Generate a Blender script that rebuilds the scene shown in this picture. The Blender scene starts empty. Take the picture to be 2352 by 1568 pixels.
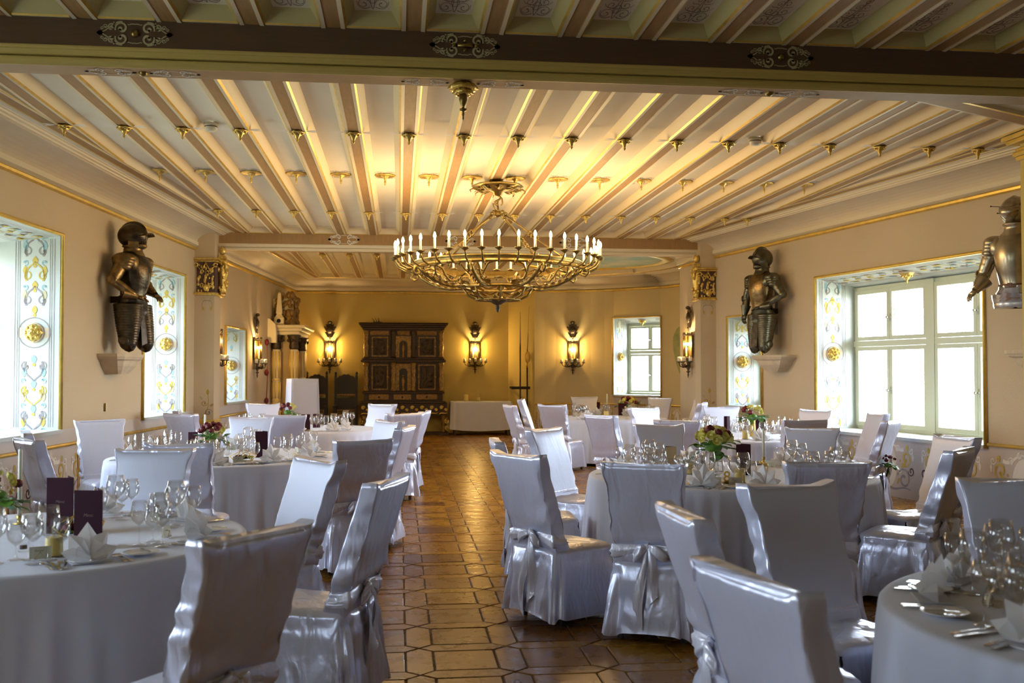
import bpy, math, random
from mathutils import Vector, Matrix, noise
PI = math.pi
SC = bpy.context.scene
COL = SC.collection
rnd = random.Random(7)

# ---------------------------------------------------------------- camera frame
F_PX = 2300.0
TH = math.radians(6.43)
PH = math.radians(1.645)
EYE = 1.6
def cw(xc, d):
    """metres to the right of / along the viewing direction -> room coordinates"""
    return (xc * math.cos(TH) + d * math.sin(TH), -xc * math.sin(TH) + d * math.cos(TH))
def cwp(px, d):
    return cw((px - 1176) / F_PX * d, d)
def hd(hx, hy):
    """heading given relative to the viewing direction -> z rotation of a chair that faces +Y"""
    x, y = cw(hx, hy)
    return math.atan2(-x, y)

# ---------------------------------------------------------------- mesh builder
class MB:
    def __init__(s):
        s.v = []; s.f = []; s.m = []; s.s = []
    def add(s, vs, fs, m=0, smooth=False):
        o = len(s.v)
        s.v.extend([tuple(p) for p in vs])
        for f in fs:
            s.f.append(tuple(i + o for i in f)); s.m.append(m); s.s.append(smooth)
        return s
    def box(s, x0, x1, y0, y1, z0, z1, m=0, mat=None):
        vs = [(x0,y0,z0),(x1,y0,z0),(x1,y1,z0),(x0,y1,z0),(x0,y0,z1),(x1,y0,z1),(x1,y1,z1),(x0,y1,z1)]
        if mat is not None: vs = [tuple(mat @ Vector(p)) for p in vs]
        return s.add(vs, [(0,3,2,1),(4,5,6,7),(0,1,5,4),(1,2,6,5),(2,3,7,6),(3,0,4,7)], m)
    def bevbox(s, x0, x1, y0, y1, z0, z1, b=.01, m=0, mat=None):
        loops = []
        for z, i in ((z0, b), (z0 + b, 0), (z1 - b, 0), (z1, b)):
            loops.append([(x0+i+0,y0+i,z),(x1-i,y0+i,z),(x1-i,y1-i,z),(x0+i,y1-i,z)])
        if mat is not None: loops = [[tuple(mat @ Vector(p)) for p in l] for l in loops]
        return s.loft(loops, m=m, cap=True, smooth=False)
    def loft(s, loops, m=0, cap=False, closed=True, smooth=True, cap0=None, cap1=None):
        n = len(loops[0]); vs = [p for l in loops for p in l]; fs = []
        for i in range(len(loops) - 1):
            for j in range(n if closed else n - 1):
                k = (j + 1) % n
                fs.append((i*n+j, i*n+k, (i+1)*n+k, (i+1)*n+j))
        s.add(vs, fs, m, smooth)
        o = len(s.v) - len(vs)
        if cap or cap0:
            s.f.append(tuple(o + j for j in reversed(range(n)))); s.m.append(m); s.s.append(False)
        if cap or cap1:
            s.f.append(tuple(o + (len(loops)-1)*n + j for j in range(n))); s.m.append(m); s.s.append(False)
        return s
    def lathe(s, prof, n=16, org=(0,0,0), m=0, mat=None, sx=1, sy=1, smooth=True, cap=False, wob=None):
        loops = []
        for r, z in prof:
            l = []
            for j in range(n):
                a = 2*PI*j/n
                rr = r * (wob(a, z) if wob else 1)
                p = Vector((rr*math.cos(a)*sx, rr*math.sin(a)*sy, z))
                if mat is not None: p = mat @ p
                l.append((p[0]+org[0], p[1]+org[1], p[2]+org[2]))
            loops.append(l)
        return s.loft(loops, m=m, cap=cap, smooth=smooth)
    def tube(s, pts, r, n=8, m=0, cap=True, smooth=True, flat=1.0):
        pts = [Vector(p) for p in pts]
        if not hasattr(r, '__len__'): r = [r] * len(pts)
        loops = []; up = None
        for i, p in enumerate(pts):
            t = (pts[min(i+1, len(pts)-1)] - pts[max(i-1, 0)])
            if t.length < 1e-9: t = Vector((0,0,1))
            t.normalize()
            if up is None:
                up = Vector((0,0,1)) if abs(t.z) < .9 else Vector((1,0,0))
            a = t.cross(up)
            if a.length < 1e-6: a = t.cross(Vector((0,1,0)))
            a.normalize(); up = a.cross(t).normalized()
            loops.append([tuple(p + a*(r[i]*math.cos(2*PI*j/n)) + up*(r[i]*flat*math.sin(2*PI*j/n))) for j in range(n)])
        return s.loft(loops, m=m, cap=cap, smooth=smooth)
    def ball(s, c, r, m=0, n=12, k=8, sc=(1,1,1), fn=None, mat=None):
        loops = []
        for i in range(k + 1):
            th = PI * i / k; l = []
            for j in range(n):
                a = 2*PI*j/n
                d = Vector((math.sin(th)*math.cos(a), math.sin(th)*math.sin(a), -math.cos(th)))
                q = r * (fn(d) if fn else 1)
                p = Vector((d.x*q*sc[0], d.y*q*sc[1], d.z*q*sc[2]))
                if mat is not None: p = mat @ p
                l.append((c[0]+p.x, c[1]+p.y, c[2]+p.z))
            loops.append(l)
        return s.loft(loops, m=m)
    def build(s, name, mats, parent=None, loc=None, rz=0, mat=None):
        me = bpy.data.meshes.new(name)
        vs = s.v if mat is None else [tuple(mat @ Vector(p)) for p in s.v]
        me.from_pydata(vs, [], s.f)
        if not isinstance(mats, (list, tuple)): mats = [mats]
        for x in mats: me.materials.append(M[x] if isinstance(x, str) else x)
        me.polygons.foreach_set('material_index', s.m)
        me.polygons.foreach_set('use_smooth', s.s)
        me.update()
        o = bpy.data.objects.new(name, me); COL.objects.link(o)
        if parent is not None: o.parent = parent
        if loc is not None: o.location = loc
        if rz: o.rotation_euler = (0, 0, rz)
        return o

def thing(name, label, cat, loc=(0,0,0), rz=0, group=None, kind=None, rot=None):
    o = bpy.data.objects.new(name, None); COL.objects.link(o)
    o.empty_display_size = .1
    o.location = loc; o.rotation_euler = rot if rot else (0, 0, rz)
    return tag(o, label, cat, group, kind)
def tag(o, label=None, cat=None, group=None, kind=None):
    if label: o['label'] = label
    if cat: o['category'] = cat
    if group: o['group'] = group
    if kind: o['kind'] = kind
    return o
def kids(o): return KIDS.get(o.name) or [c for c in bpy.data.objects if c.parent == o]
KIDS = {}
def dup(o, loc=None, rz=None, label=None, parent=None, top=True, rot=None, scale=None):
    if o.name not in KIDS: KIDS[o.name] = [c for c in bpy.data.objects if c.parent == o]
    c = o.copy(); COL.objects.link(c)
    c.parent = parent
    if top:
        if loc is not None: c.location = loc
        if rz is not None: c.rotation_euler = (0, 0, rz)
        if rot is not None: c.rotation_euler = rot
        if scale is not None: c.scale = scale
        if label: c['label'] = label
    for ch in list(KIDS[o.name]): dup(ch, parent=c, top=False)
    return c

# ---------------------------------------------------------------- materials
M = {}
def mat(name, col, rough=.6, metal=0, var=0, vscale=3, bump=0, bscale=20, spec=.5, emit=None, estr=0,
        sheen=0, coat=0, stretch=(1,1,1), col2=None, trans=0, alpha=1, sss=0):
    m = bpy.data.materials.new(name); m.use_nodes = True
    nt = m.node_tree; b = nt.nodes['Principled BSDF']
    b.inputs['Base Color'].default_value = (*col, 1)
    b.inputs['Roughness'].default_value = rough
    b.inputs['Metallic'].default_value = metal
    b.inputs['Specular IOR Level'].default_value = spec
    b.inputs['Sheen Weight'].default_value = sheen
    b.inputs['Coat Weight'].default_value = coat
    if sss:
        b.inputs['Subsurface Weight'].default_value = sss
        b.inputs['Subsurface Radius'].default_value = (.02, .01, .005)
    if emit:
        b.inputs['Emission Color'].default_value = (*emit, 1); b.inputs['Emission Strength'].default_value = estr
    if var or bump or col2:
        tc = nt.nodes.new('ShaderNodeTexCoord'); mp = nt.nodes.new('ShaderNodeMapping')
        mp.inputs['Scale'].default_value = stretch
        nt.links.new(tc.outputs['Object'], mp.inputs['Vector'])
    if var or col2:
        n = nt.nodes.new('ShaderNodeTexNoise'); n.inputs['Scale'].default_value = vscale; n.inputs['Detail'].default_value = 4
        nt.links.new(mp.outputs[0], n.inputs['Vector'])
        r = nt.nodes.new('ShaderNodeValToRGB')
        c2 = col2 if col2 else tuple(c * (1 - var) for c in col)
        r.color_ramp.elements[0].position = .35; r.color_ramp.elements[1].position = .68
        r.color_ramp.elements[0].color = (*c2, 1); r.color_ramp.elements[1].color = (*col, 1)
        nt.links.new(n.outputs['Fac'], r.inputs[0]); nt.links.new(r.outputs[0], b.inputs['Base Color'])
    if bump:
        n = nt.nodes.new('ShaderNodeTexNoise'); n.inputs['Scale'].default_value = bscale; n.inputs['Detail'].default_value = 3
        nt.links.new(mp.outputs[0], n.inputs['Vector'])
        bp = nt.nodes.new('ShaderNodeBump'); bp.inputs['Strength'].default_value = bump; bp.inputs['Distance'].default_value = .02
        nt.links.new(n.outputs['Fac'], bp.inputs['Height']); nt.links.new(bp.outputs[0], b.inputs['Normal'])
    M[name] = m
    return m
mat('wall', (.63,.505,.335), .9, var=.05, vscale=1.2, bump=.15, bscale=60)
mat('wall_far', (.70,.55,.19), .9, var=.06, vscale=1.2); mat('wall_bay', (.74,.61,.33), .9, var=.05, vscale=1.2)
mat('dado', (.62,.55,.50), .9, var=.04)
mat('niche', (.56,.60,.59), .85, var=.03)
mat('cove', (.72,.62,.46), .9, var=.06, vscale=1.5)
mat('panel', (.88,.84,.72), .85, var=.04, vscale=2)
mat('mould', (.78,.69,.50), .5)
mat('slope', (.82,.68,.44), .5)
mat('slope_shaded', (.50,.43,.20), .5)  # darker copy of slope, shade of the near bay put into its colour
mat('mould_gold', (.88,.64,.18), .42, metal=.35)
mat('rib', (.40,.235,.09), .6, var=.15, vscale=6, stretch=(8,1,1))
mat('beam', (.12,.065,.036), .6, var=.15, vscale=6, stretch=(1,8,8))
mat('soffit', (.46,.29,.13), .6, var=.1, vscale=6)
mat('olive', (.52,.40,.11), .5)
mat('gold', (1.0,.72,.20), .32, metal=.72, var=.4, vscale=30, bump=.3, bscale=60)
mat('gold_trim', (.84,.58,.13), .38, metal=.65, var=.2, vscale=8)
mat('brass', (.35,.255,.085), .36, metal=.95, var=.3, vscale=20)
mat('bronze', (.10,.07,.04), .5, metal=.5, var=.4, vscale=20)
mat('sc_grey', (.30,.27,.28), .8); mat('sc_gold', (.52,.38,.07), .7); mat('sc_blue', (.30,.47,.53), .8)
mat('sc_white', (.88,.85,.78), .8); mat('sc_olive', (.50,.45,.28), .8); mat('sc_brown', (.10,.055,.048), .8)
mat('sc_tan', (.62,.50,.38), .8); mat('sc_ochre', (.45,.27,.09), .8); mat('bird', (.20,.21,.23), .8)
mat('sc_panel', (.86,.84,.80), .85); mat('sc_crest', (.34,.27,.22), .85)
mat('grout', (.12,.075,.045), .85)
mat('win_frame', (.70,.76,.60), .5)
mat('iron', (.03,.022,.018), .5, metal=.6)
mat('steel_dark', (.105,.082,.056), .3, metal=.9, var=.5, vscale=14, bump=.15, bscale=40)
mat('steel_gold', (.30,.20,.085), .33, metal=.9, var=.5, vscale=16, bump=.15, bscale=40)
mat('steel_green', (.17,.16,.11), .3, metal=.9, var=.45, vscale=14, bump=.1, bscale=40)
mat('steel', (.50,.43,.31), .28, metal=.9, var=.25, vscale=10)
mat('steel_light', (.62,.60,.56), .22, metal=.95, var=.15, vscale=10)
mat('leather', (.20,.09,.04), .6)
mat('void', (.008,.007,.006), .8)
mat('stone', (.66,.54,.38), .85, var=.12, vscale=8, bump=.2, bscale=40)
mat('wood_dark', (.060,.030,.015), .42, var=.5, vscale=14, stretch=(1,1,4))
mat('wood_gilt', (.36,.22,.06), .4, metal=.35, var=.55, vscale=26)
mat('wood_burr', (.36,.21,.06), .42, metal=.15, var=.5, vscale=30)
mat('wood_black', (.012,.009,.008), .4)
mat('legs', (.018,.015,.016), .4)
mat('cloth', (.69,.73,.89), .85, sheen=.2, var=.03, vscale=4)
mat('napkin', (.83,.82,.84), .85, sheen=.2)
mat('card', (.78,.76,.62), .8); mat('ink', (.05,.05,.05), .6)
mat('menu', (.045,.012,.024), .75, spec=.2); mat('menu_page', (.70,.60,.40), .7); mat('menu_ink', (.22,.14,.13), .5)
mat('wax', (.84,.68,.24), .5, sss=.3); mat('wax_white', (.86,.84,.74), .45, sss=.2); mat('wick', (.02,.02,.02), .8)
mat('silver', (.72,.70,.66), .16, metal=1)
mat('porcelain', (.80,.80,.80), .15, coat=.4)
mat('petal_dark', (.20,.008,.02), .6, var=.6, vscale=40); mat('petal_yellow', (.88,.80,.30), .6, var=.3, vscale=40, col2=(.72,.68,.18))
mat('petal_pink', (.75,.50,.45), .6); mat('leaf', (.12,.30,.03), .5, var=.4, vscale=20); mat('leaf_blue', (.14,.30,.16), .6, var=.3, vscale=20)
mat('blossom', (.85,.83,.76), .7); mat('stem', (.10,.17,.05), .6)
mat('plastic', (.74,.70,.58), .5); mat('shield_green', (.16,.26,.12), .6, col2=(.48,.42,.10), vscale=3.2)
mat('sky_paint', (.30,.62,.60), .8, col2=(.78,.80,.62), vscale=1.6)
mat('satin_bow', (.80,.81,.95), .32, metal=.3, bump=.35, bscale=22, stretch=(1.5,1.5,.4), var=.05)
mat('bulb', (1,.9,.7), .4, emit=(1,.72,.36), estr=28)
mat('lamp_bulb', (1,.9,.7), .4, emit=(1,.72,.34), estr=60)

def satin():
    m = bpy.data.materials.new('satin'); m.use_nodes = True; nt = m.node_tree; b = nt.nodes['Principled BSDF']
    b.inputs['Base Color'].default_value = (.71,.75,.97,1); b.inputs['Metallic'].default_value = .42; b.inputs['Roughness'].default_value = .31
    b.inputs['Specular IOR Level'].default_value = 1.0; b.inputs['Sheen Weight'].default_value = .15
    b.inputs['Anisotropic'].default_value = .5
    tc = nt.nodes.new('ShaderNodeTexCoord')
    hs = []
    for sc, st, w in ((6, (1.4,1.4,.42), .75), (18, (1,1,.55), .16)):
        mp = nt.nodes.new('ShaderNodeMapping'); mp.inputs['Scale'].default_value = st
        mp.inputs['Rotation'].default_value = (.3, .35, .2)
        n = nt.nodes.new('ShaderNodeTexNoise'); n.inputs['Scale'].default_value = sc; n.inputs['Detail'].default_value = 2
        n.inputs['Distortion'].default_value = .8
        nt.links.new(tc.outputs['Object'], mp.inputs[0]); nt.links.new(mp.outputs[0], n.inputs[0])
        bp = nt.nodes.new('ShaderNodeBump'); bp.inputs['Strength'].default_value = w; bp.inputs['Distance'].default_value = .022
        nt.links.new(n.outputs['Fac'], bp.inputs['Height'])
        if hs: nt.links.new(hs[-1].outputs[0], bp.inputs['Normal'])
        hs.append(bp)
    nt.links.new(hs[-1].outputs[0], b.inputs['Normal'])
    M['satin'] = m
    m2 = m.copy(); m2.name = 'satin_smooth'; b = m2.node_tree.nodes['Principled BSDF']
    b.inputs['Roughness'].default_value = .45; b.inputs['Metallic'].default_value = .2; b.inputs['Base Color'].default_value = (.66,.70,.88,1)
    for n in m2.node_tree.nodes:
        if n.type == 'BUMP': n.inputs['Strength'].default_value *= .22
    M['satin_smooth'] = m2
satin()

def tile_mat():
    m = bpy.data.materials.new('tiles'); m.use_nodes = True; nt = m.node_tree; b = nt.nodes['Principled BSDF']
    at = nt.nodes.new('ShaderNodeAttribute'); at.attribute_name = 'tint'
    r = nt.nodes.new('ShaderNodeValToRGB')
    e = r.color_ramp.elements
    e[0].color = (.12,.042,.012,1); e[1].color = (.43,.225,.018,1)
    x = e.new(.5); x.color = (.28,.125,.015,1)
    nt.links.new(at.outputs['Fac'], r.inputs[0])
    tc = nt.nodes.new('ShaderNodeTexCoord'); n = nt.nodes.new('ShaderNodeTexNoise'); n.inputs['Scale'].default_value = 7; n.inputs['Detail'].default_value = 5
    nt.links.new(tc.outputs['Object'], n.inputs[0])
    mx = nt.nodes.new('ShaderNodeMix'); mx.data_type = 'RGBA'; mx.blend_type = 'MULTIPLY'; mx.inputs[0].default_value = .4
    r2 = nt.nodes.new('ShaderNodeValToRGB'); r2.color_ramp.elements[0].color = (.68,.62,.62,1); r2.color_ramp.elements[0].position = .3
    r2.color_ramp.elements[1].color = (1.2,1.15,1,1); r2.color_ramp.elements[1].position = .7
    nt.links.new(n.outputs['Fac'], r2.inputs[0])
    nt.links.new(r.outputs[0], mx.inputs[6]); nt.links.new(r2.outputs[0], mx.inputs[7])
    nt.links.new(mx.outputs[2], b.inputs['Base Color'])
    b.inputs['Specular IOR Level'].default_value = .5
    mp = nt.nodes.new('ShaderNodeMapping'); mp.inputs['Scale'].default_value = (1,2.2,1)
    n2 = nt.nodes.new('ShaderNodeTexNoise'); n2.inputs['Scale'].default_value = 5; n2.inputs['Detail'].default_value = 4
    nt.links.new(tc.outputs['Object'], mp.inputs[0]); nt.links.new(mp.outputs[0], n2.inputs[0])
    bp = nt.nodes.new('ShaderNodeBump'); bp.inputs['Strength'].default_value = .2; bp.inputs['Distance'].default_value = .012
    nt.links.new(n2.outputs['Fac'], bp.inputs['Height']); nt.links.new(bp.outputs[0], b.inputs['Normal'])
    mr = nt.nodes.new('ShaderNodeMapRange'); mr.inputs['To Min'].default_value = .15; mr.inputs['To Max'].default_value = .42
    nt.links.new(n.outputs['Fac'], mr.inputs[0]); nt.links.new(mr.outputs[0], b.inputs['Roughness'])
    M['tiles'] = m
tile_mat()
def napkin_mat():
    m = bpy.data.materials.new('napkin'); m.use_nodes = True; nt = m.node_tree
    for n in list(nt.nodes): nt.nodes.remove(n)
    out = nt.nodes.new('ShaderNodeOutputMaterial'); mix = nt.nodes.new('ShaderNodeMixShader'); mix.inputs[0].default_value = .4
    a = nt.nodes.new('ShaderNodeBsdfDiffuse'); b = nt.nodes.new('ShaderNodeBsdfTranslucent')
    for q in (a, b): q.inputs[0].default_value = (.90,.90,.93,1)
    nt.links.new(a.outputs[0], mix.inputs[1]); nt.links.new(b.outputs[0], mix.inputs[2]); nt.links.new(mix.outputs[0], out.inputs[0])
    M['napkin'] = m
napkin_mat()

def glass_mat(name, tint=(1,1,1), refl=1.0, ior=1.45, rough=.02, base=.04):
    m = bpy.data.materials.new(name); m.use_nodes = True; nt = m.node_tree
    for n in list(nt.nodes): nt.nodes.remove(n)
    out = nt.nodes.new('ShaderNodeOutputMaterial'); mix = nt.nodes.new('ShaderNodeMixShader')
    t = nt.nodes.new('ShaderNodeBsdfTransparent'); g = nt.nodes.new('ShaderNodeBsdfGlossy')
    t.inputs[0].default_value = (*tint, 1); g.inputs['Roughness'].default_value = rough
    lw = nt.nodes.new('ShaderNodeLayerWeight'); lw.inputs[0].default_value = .32
    mr = nt.nodes.new('ShaderNodeMapRange'); mr.inputs['To Min'].default_value = base; mr.inputs['To Max'].default_value = refl
    nt.links.new(lw.outputs['Facing'], mr.inputs[0])
    pw = nt.nodes.new('ShaderNodeMath'); pw.operation = 'POWER'; pw.inputs[1].default_value = 1.0
    nt.links.new(mr.outputs[0], pw.inputs[0])
    nt.links.new(pw.outputs[0], mix.inputs[0]); nt.links.new(t.outputs[0], mix.inputs[1]); nt.links.new(g.outputs[0], mix.inputs[2])
    nt.links.new(mix.outputs[0], out.inputs[0])
    M[name] = m
glass_mat('glass', refl=.55, base=.06)
glass_mat('amber', tint=(1,.86,.52), refl=.3, base=.05)

def pane_mat():
    m = bpy.data.materials.new('pane'); m.use_nodes = True; nt = m.node_tree
    for n in list(nt.nodes): nt.nodes.remove(n)
    out = nt.nodes.new('ShaderNodeOutputMaterial'); mix = nt.nodes.new('ShaderNodeMixShader')
    t = nt.nodes.new('ShaderNodeBsdfTransparent'); t.inputs[0].default_value = (.96,.98,.97,1)
    g = nt.nodes.new('ShaderNodeBsdfDiffuse'); g.inputs[0].default_value = (.18,.18,.19,1)
    tc = nt.nodes.new('ShaderNodeTexCoord'); v = nt.nodes.new('ShaderNodeTexVoronoi'); v.feature = 'DISTANCE_TO_EDGE'; v.inputs['Scale'].default_value = 9
    v.inputs['Randomness'].default_value = .35
    nt.links.new(tc.outputs['Object'], v.inputs['Vector'])
    c = nt.nodes.new('ShaderNodeMath'); c.operation = 'LESS_THAN'; c.inputs[1].default_value = .02
    nt.links.new(v.outputs['Distance'], c.inputs[0])
    k = nt.nodes.new('ShaderNodeMath'); k.operation = 'MULTIPLY'; k.inputs[1].default_value = .86
    nt.links.new(c.outputs[0], k.inputs[0])
    nt.links.new(k.outputs[0], mix.inputs[0]); nt.links.new(t.outputs[0], mix.inputs[1]); nt.links.new(g.outputs[0], mix.inputs[2])
    nt.links.new(mix.outputs[0], out.inputs[0]); M['pane'] = m
pane_mat()

# ---------------------------------------------------------------- painted ornament (thin raised paint)
class Orn:
    def __init__(s, k=1): s.p = []; s.k = k           # (list of 2d points, faces, material index)
    def poly(s, pts, m=0): s.p.append((list(pts), [tuple(range(len(pts)))], m)); return s
    def ribbon(s, pts, w0, w1=None, m=0):
        if w1 is None: w1 = w0
        w0 *= s.k; w1 *= s.k
        n = len(pts); vs = []
        for i, (x, y) in enumerate(pts):
            a = pts[max(i-1,0)]; b = pts[min(i+1,n-1)]
            dx, dy = b[0]-a[0], b[1]-a[1]; l = math.hypot(dx, dy) or 1
            w = w0 + (w1 - w0) * i / (n - 1)
            vs += [(x - dy/l*w, y + dx/l*w), (x + dy/l*w, y - dx/l*w)]
        s.p.append((vs, [(2*i, 2*i+1, 2*i+3, 2*i+2) for i in range(n-1)], m)); return s
    def spiral(s, cx, cy, r, a0, turns, w, m=0, k=.25, flip=1, n=14):
        pts = []
        for i in range(n + 1):
            t = i / n; rr = r * (1 - t * (1 - k)); a = a0 + flip * turns * 2 * PI * t
            pts.append((cx + rr * math.cos(a), cy + rr * math.sin(a)))
        s.ribbon(pts, w * .5, w, m)
        s.disc(pts[-1][0], pts[-1][1], w * 1.7, m, 7); return s
    def disc(s, cx, cy, r, m=0, n=12, sy=1): return s.poly([(cx + r*math.cos(2*PI*i/n), cy + r*sy*math.sin(2*PI*i/n)) for i in range(n)], m)
    def ring(s, cx, cy, r, w, m=0, n=20, sy=1):
        pts = [(cx + r*math.cos(2*PI*i/n), cy + r*sy*math.sin(2*PI*i/n)) for i in range(n + 1)]
        return s.ribbon(pts, w, w, m)
    def leaf(s, x, y, a, l, w, m=0):
        c, q = math.cos(a), math.sin(a)
        pts = [(0,0),(.25*l,w*.7),(.55*l,w),(.8*l,w*.55),(l,0),(.8*l,-w*.55),(.55*l,-w),(.25*l,-w*.7)]
        return s.poly([(x + u*c - v*q, y + u*q + v*c) for u, v in pts], m)
    def bez(s, p, w0, w1, m=0, n=10):
        pts = []
        for i in range(n + 1):
            t = i/n; u = 1-t
            pts.append(tuple(u**3*p[0][k] + 3*u*u*t*p[1][k] + 3*u*t*t*p[2][k] + t**3*p[3][k] for k in (0,1)))
        return s.ribbon(pts, w0, w1, m)
    def mirror(s, x0=0):
        for vs, fs, m in list(s.p):
            s.p.append(([(2*x0 - x, y) for x, y in vs], [tuple(reversed(f)) for f in fs], m))
        return s
    def put(s, mb, O, U, V, su=1, sv=1, dm=0):
        """lay the drawing on the plane O + u U + v V"""
        O, U, V = Vector(O), Vector(U), Vector(V)
        for vs, fs, m in s.p:
            mb.add([tuple(O + U*(x*su) + V*(y*sv)) for x, y in vs], fs, m + dm)
        return s
ORN_M = ['sc_grey', 'sc_gold', 'sc_blue', 'sc_white', 'sc_olive', 'sc_brown', 'sc_tan', 'sc_ochre', 'bird', 'sc_panel', 'sc_crest']
# ================================================================ THE ROOM
def WL(y): return -3.80 + .079 * (y - 10.08)
def WR(y): return 5.43 - .172 * (y - 16.88)
Y0, YB = -4.5, 25.5
BC, BR = (3.4, 21.25), 3.3
WZ = 3.98
def arc(a): return (BC[0] + BR*math.cos(math.radians(a)), BC[1] + BR*math.sin(math.radians(a)))
bayW = [(6.131, 23.103), (5.208, 24.011)]          # opening of the bay window
bay = [arc(a) for a in (-40, -28, -16, -4, 8, 20)] + [arc(29)] + [arc(34.15)] + [bayW[0], bayW[1]] + [arc(61), arc(67), arc(72), arc(77), arc(82), arc(87), (3.33, 24.55)]
path = [(WL(Y0), Y0), (WL(YB), YB), (2.78, YB), (3.33, 24.55)] + list(reversed(bay[:-1])) + [(5.32, 18.6), (5.43, 16.88), (WR(Y0), Y0)]

def offs(path, d, closed=True):
    """inner offset of a clockwise outline"""
    out = []; n = len(path)
    for i in range(n):
        a, b, c = path[i-1], path[i], path[(i+1) % n]
        def nr(p, q):
            dx, dy = q[0]-p[0], q[1]-p[1]; l = math.hypot(dx, dy); return (dy/l, -dx/l)
        n1, n2 = nr(a, b), nr(b, c)
        mx, my = n1[0]+n2[0], n1[1]+n2[1]; q = mx*mx + my*my
        k = 2 / q if q > .3 else 2/.3
        out.append((b[0] + mx*d*k, b[1] + my*d*k))
    return out

# ---- floor: terracotta tiles, hexagons, bars and oblongs, laid in rows across the hall
def make_floor():
    P = .502; mb = MB(); tint = []
    fl = MB(); q = offs(path, -.0)
    r = random.Random(3)
    def inside(x, y): return WL(y)-.1 < x < (WR(y)+.1 if y < 18.7 else 6.9) and Y0-.2 < y < YB+.1
    h, a = .068, .078
    hexv = [(0,-.251),(a,-.251+h),(a,.251-h),(0,.251),(-a,.251-h),(-a,-.251+h)]
    obl = [(a,-.251+h),(P-a,-.251+h),(P-a,.251-h),(a,.251-h)]
    bar = [(0,.251),(a,.251-h),(P-a,.251-h),(P,.251),(P-a,.251+h),(a,.251+h)]
    for i in range(-12, 20):
        for j in range(-10, 52):
            cx, cy = .118 + i*P, .06 + j*P
            for kind, shp in enumerate((hexv, obl, bar)):
                mxx = sum(p[0] for p in shp)/len(shp) + cx; myy = sum(p[1] for p in shp)/len(shp) + cy
                if not inside(mxx, myy): continue
                g = .0025; e = .009
                def ins(shp, g):
                    o = []; n = len(shp)
                    for k in range(n):
                        A, B, Cc = shp[k-1], shp[k], shp[(k+1)%n]
                        def nr(p, q):
                            dx, dy = q[0]-p[0], q[1]-p[1]; l = math.hypot(dx, dy); return (-dy/l, dx/l)
                        n1, n2 = nr(A,B), nr(B,Cc); mx, my = n1[0]+n2[0], n1[1]+n2[1]; qq = max(mx*mx+my*my, .4)
                        o.append((B[0]+mx*g*2/qq, B[1]+my*g*2/qq))
                    return o
                sx, sy = r.uniform(-.006,.006), r.uniform(-.009,.009); z0 = r.uniform(-.0012,.0012)
                o1, o2 = ins(shp, g), ins(shp, e)
                n = len(shp)
                vs = [(cx+x, cy+y, -.008) for x, y in o1] + [(cx+x, cy+y, z0 + sx*(x+cx-mxx) + sy*(y+cy-myy)) for x, y in o2]
                fs = [(k, (k+1)%n, n+(k+1)%n, n+k) for k in range(n)] + [tuple(range(n, 2*n))]
                mb.add(vs, fs, 0); t = min(1, max(0, r.gauss(.5,.24)))
                tint += [t]*len(fs)
    o0 = len(mb.f)
    mb.add([(-6,Y0-.5,-.006),(10,Y0-.5,-.006),(10,YB+1,-.006),(-6,YB+1,-.006)], [(0,1,2,3)], 1)
    tint.append(0)
    o = mb.build('floor', ['tiles', 'grout'])
    at = o.data.attributes.new('tint', 'FLOAT', 'FACE'); at.data.foreach_set('value', tint)
    tag(o, kind='structure')
make_floor()

# ---- walls with openings
def frame2(P0, P1):
    dx, dy = P1[0]-P0[0], P1[1]-P0[1]; l = math.hypot(dx, dy)
    return l, (dx/l, dy/l)
def wall_strip(mb, P0, P1, z0, z1, ops, m=0):
    l, u = frame2(P0, P1)
    ss = sorted({0, l} | {o[0] for o in ops} | {o[1] for o in ops}); zs = sorted({z0, z1} | {o[2] for o in ops} | {o[3] for o in ops})
    for i in range(len(ss)-1):
        for j in range(len(zs)-1):
            sc_, zc = (ss[i]+ss[i+1])/2, (zs[j]+zs[j+1])/2
            if any(o[0] < sc_ < o[1] and o[2] < zc < o[3] for o in ops): continue
            q = lambda s, z: (P0[0]+u[0]*s, P0[1]+u[1]*s, z)
            mb.add([q(ss[i],zs[j]), q(ss[i+1],zs[j]), q(ss[i+1],zs[j+1]), q(ss[i],zs[j+1])], [(0,1,2,3)], m if zc > .74 else 1)

lw0, lw1 = (WL(Y0), Y0), (WL(YB), YB)
kl = math.hypot(1, .079); kr = math.hypot(1, .172)
def sl(y): return (y - Y0) * kl
def sr(y): return (y - Y0) * kr
LWIN = [('window_1', 8.7, 11.43, .95, 3.07, 2), ('window_2', 14.14, 16.03, .95, 3.06, 1), ('window_3', 18.58, 20.13, 1.01, 2.38, 1),
        ('window_4', 3.2, 5.8, .95, 3.06, 2), ('fill_window_5', -2.4, .2, .95, 3.06, 2)]  # last one is unseen, added behind the camera to brighten the foreground
RWIN = [('window_6', 10.56, 13.79, .76, 2.91, 2), ('window_7', 15.30, 16.37, 1.01, 2.48, 1)]
mb = MB(); wall_strip(mb, lw0, lw1, -.06, WZ, [(sl(a), sl(b), c, d) for _, a, b, c, d, _ in LWIN])
tag(mb.build('wall_left', ['wall', 'dado']), kind='structure')
mb = MB(); wall_strip(mb, (5.43, 16.88), (5.32, 18.6), -.06, WZ, []); wall_strip(mb, (WR(Y0), Y0), (5.43, 16.88), -.06, WZ, [(sr(a), sr(b), c, d) for _, a, b, c, d, _ in RWIN])
mb.add([(5.32,18.6,-.06),(bay[0][0],bay[0][1],-.06),(bay[0][0],bay[0][1],WZ),(5.32,18.6,WZ)], [(0,1,2,3)], 0)
tag(mb.build('wall_right', ['wall', 'dado']), kind='structure')
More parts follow.
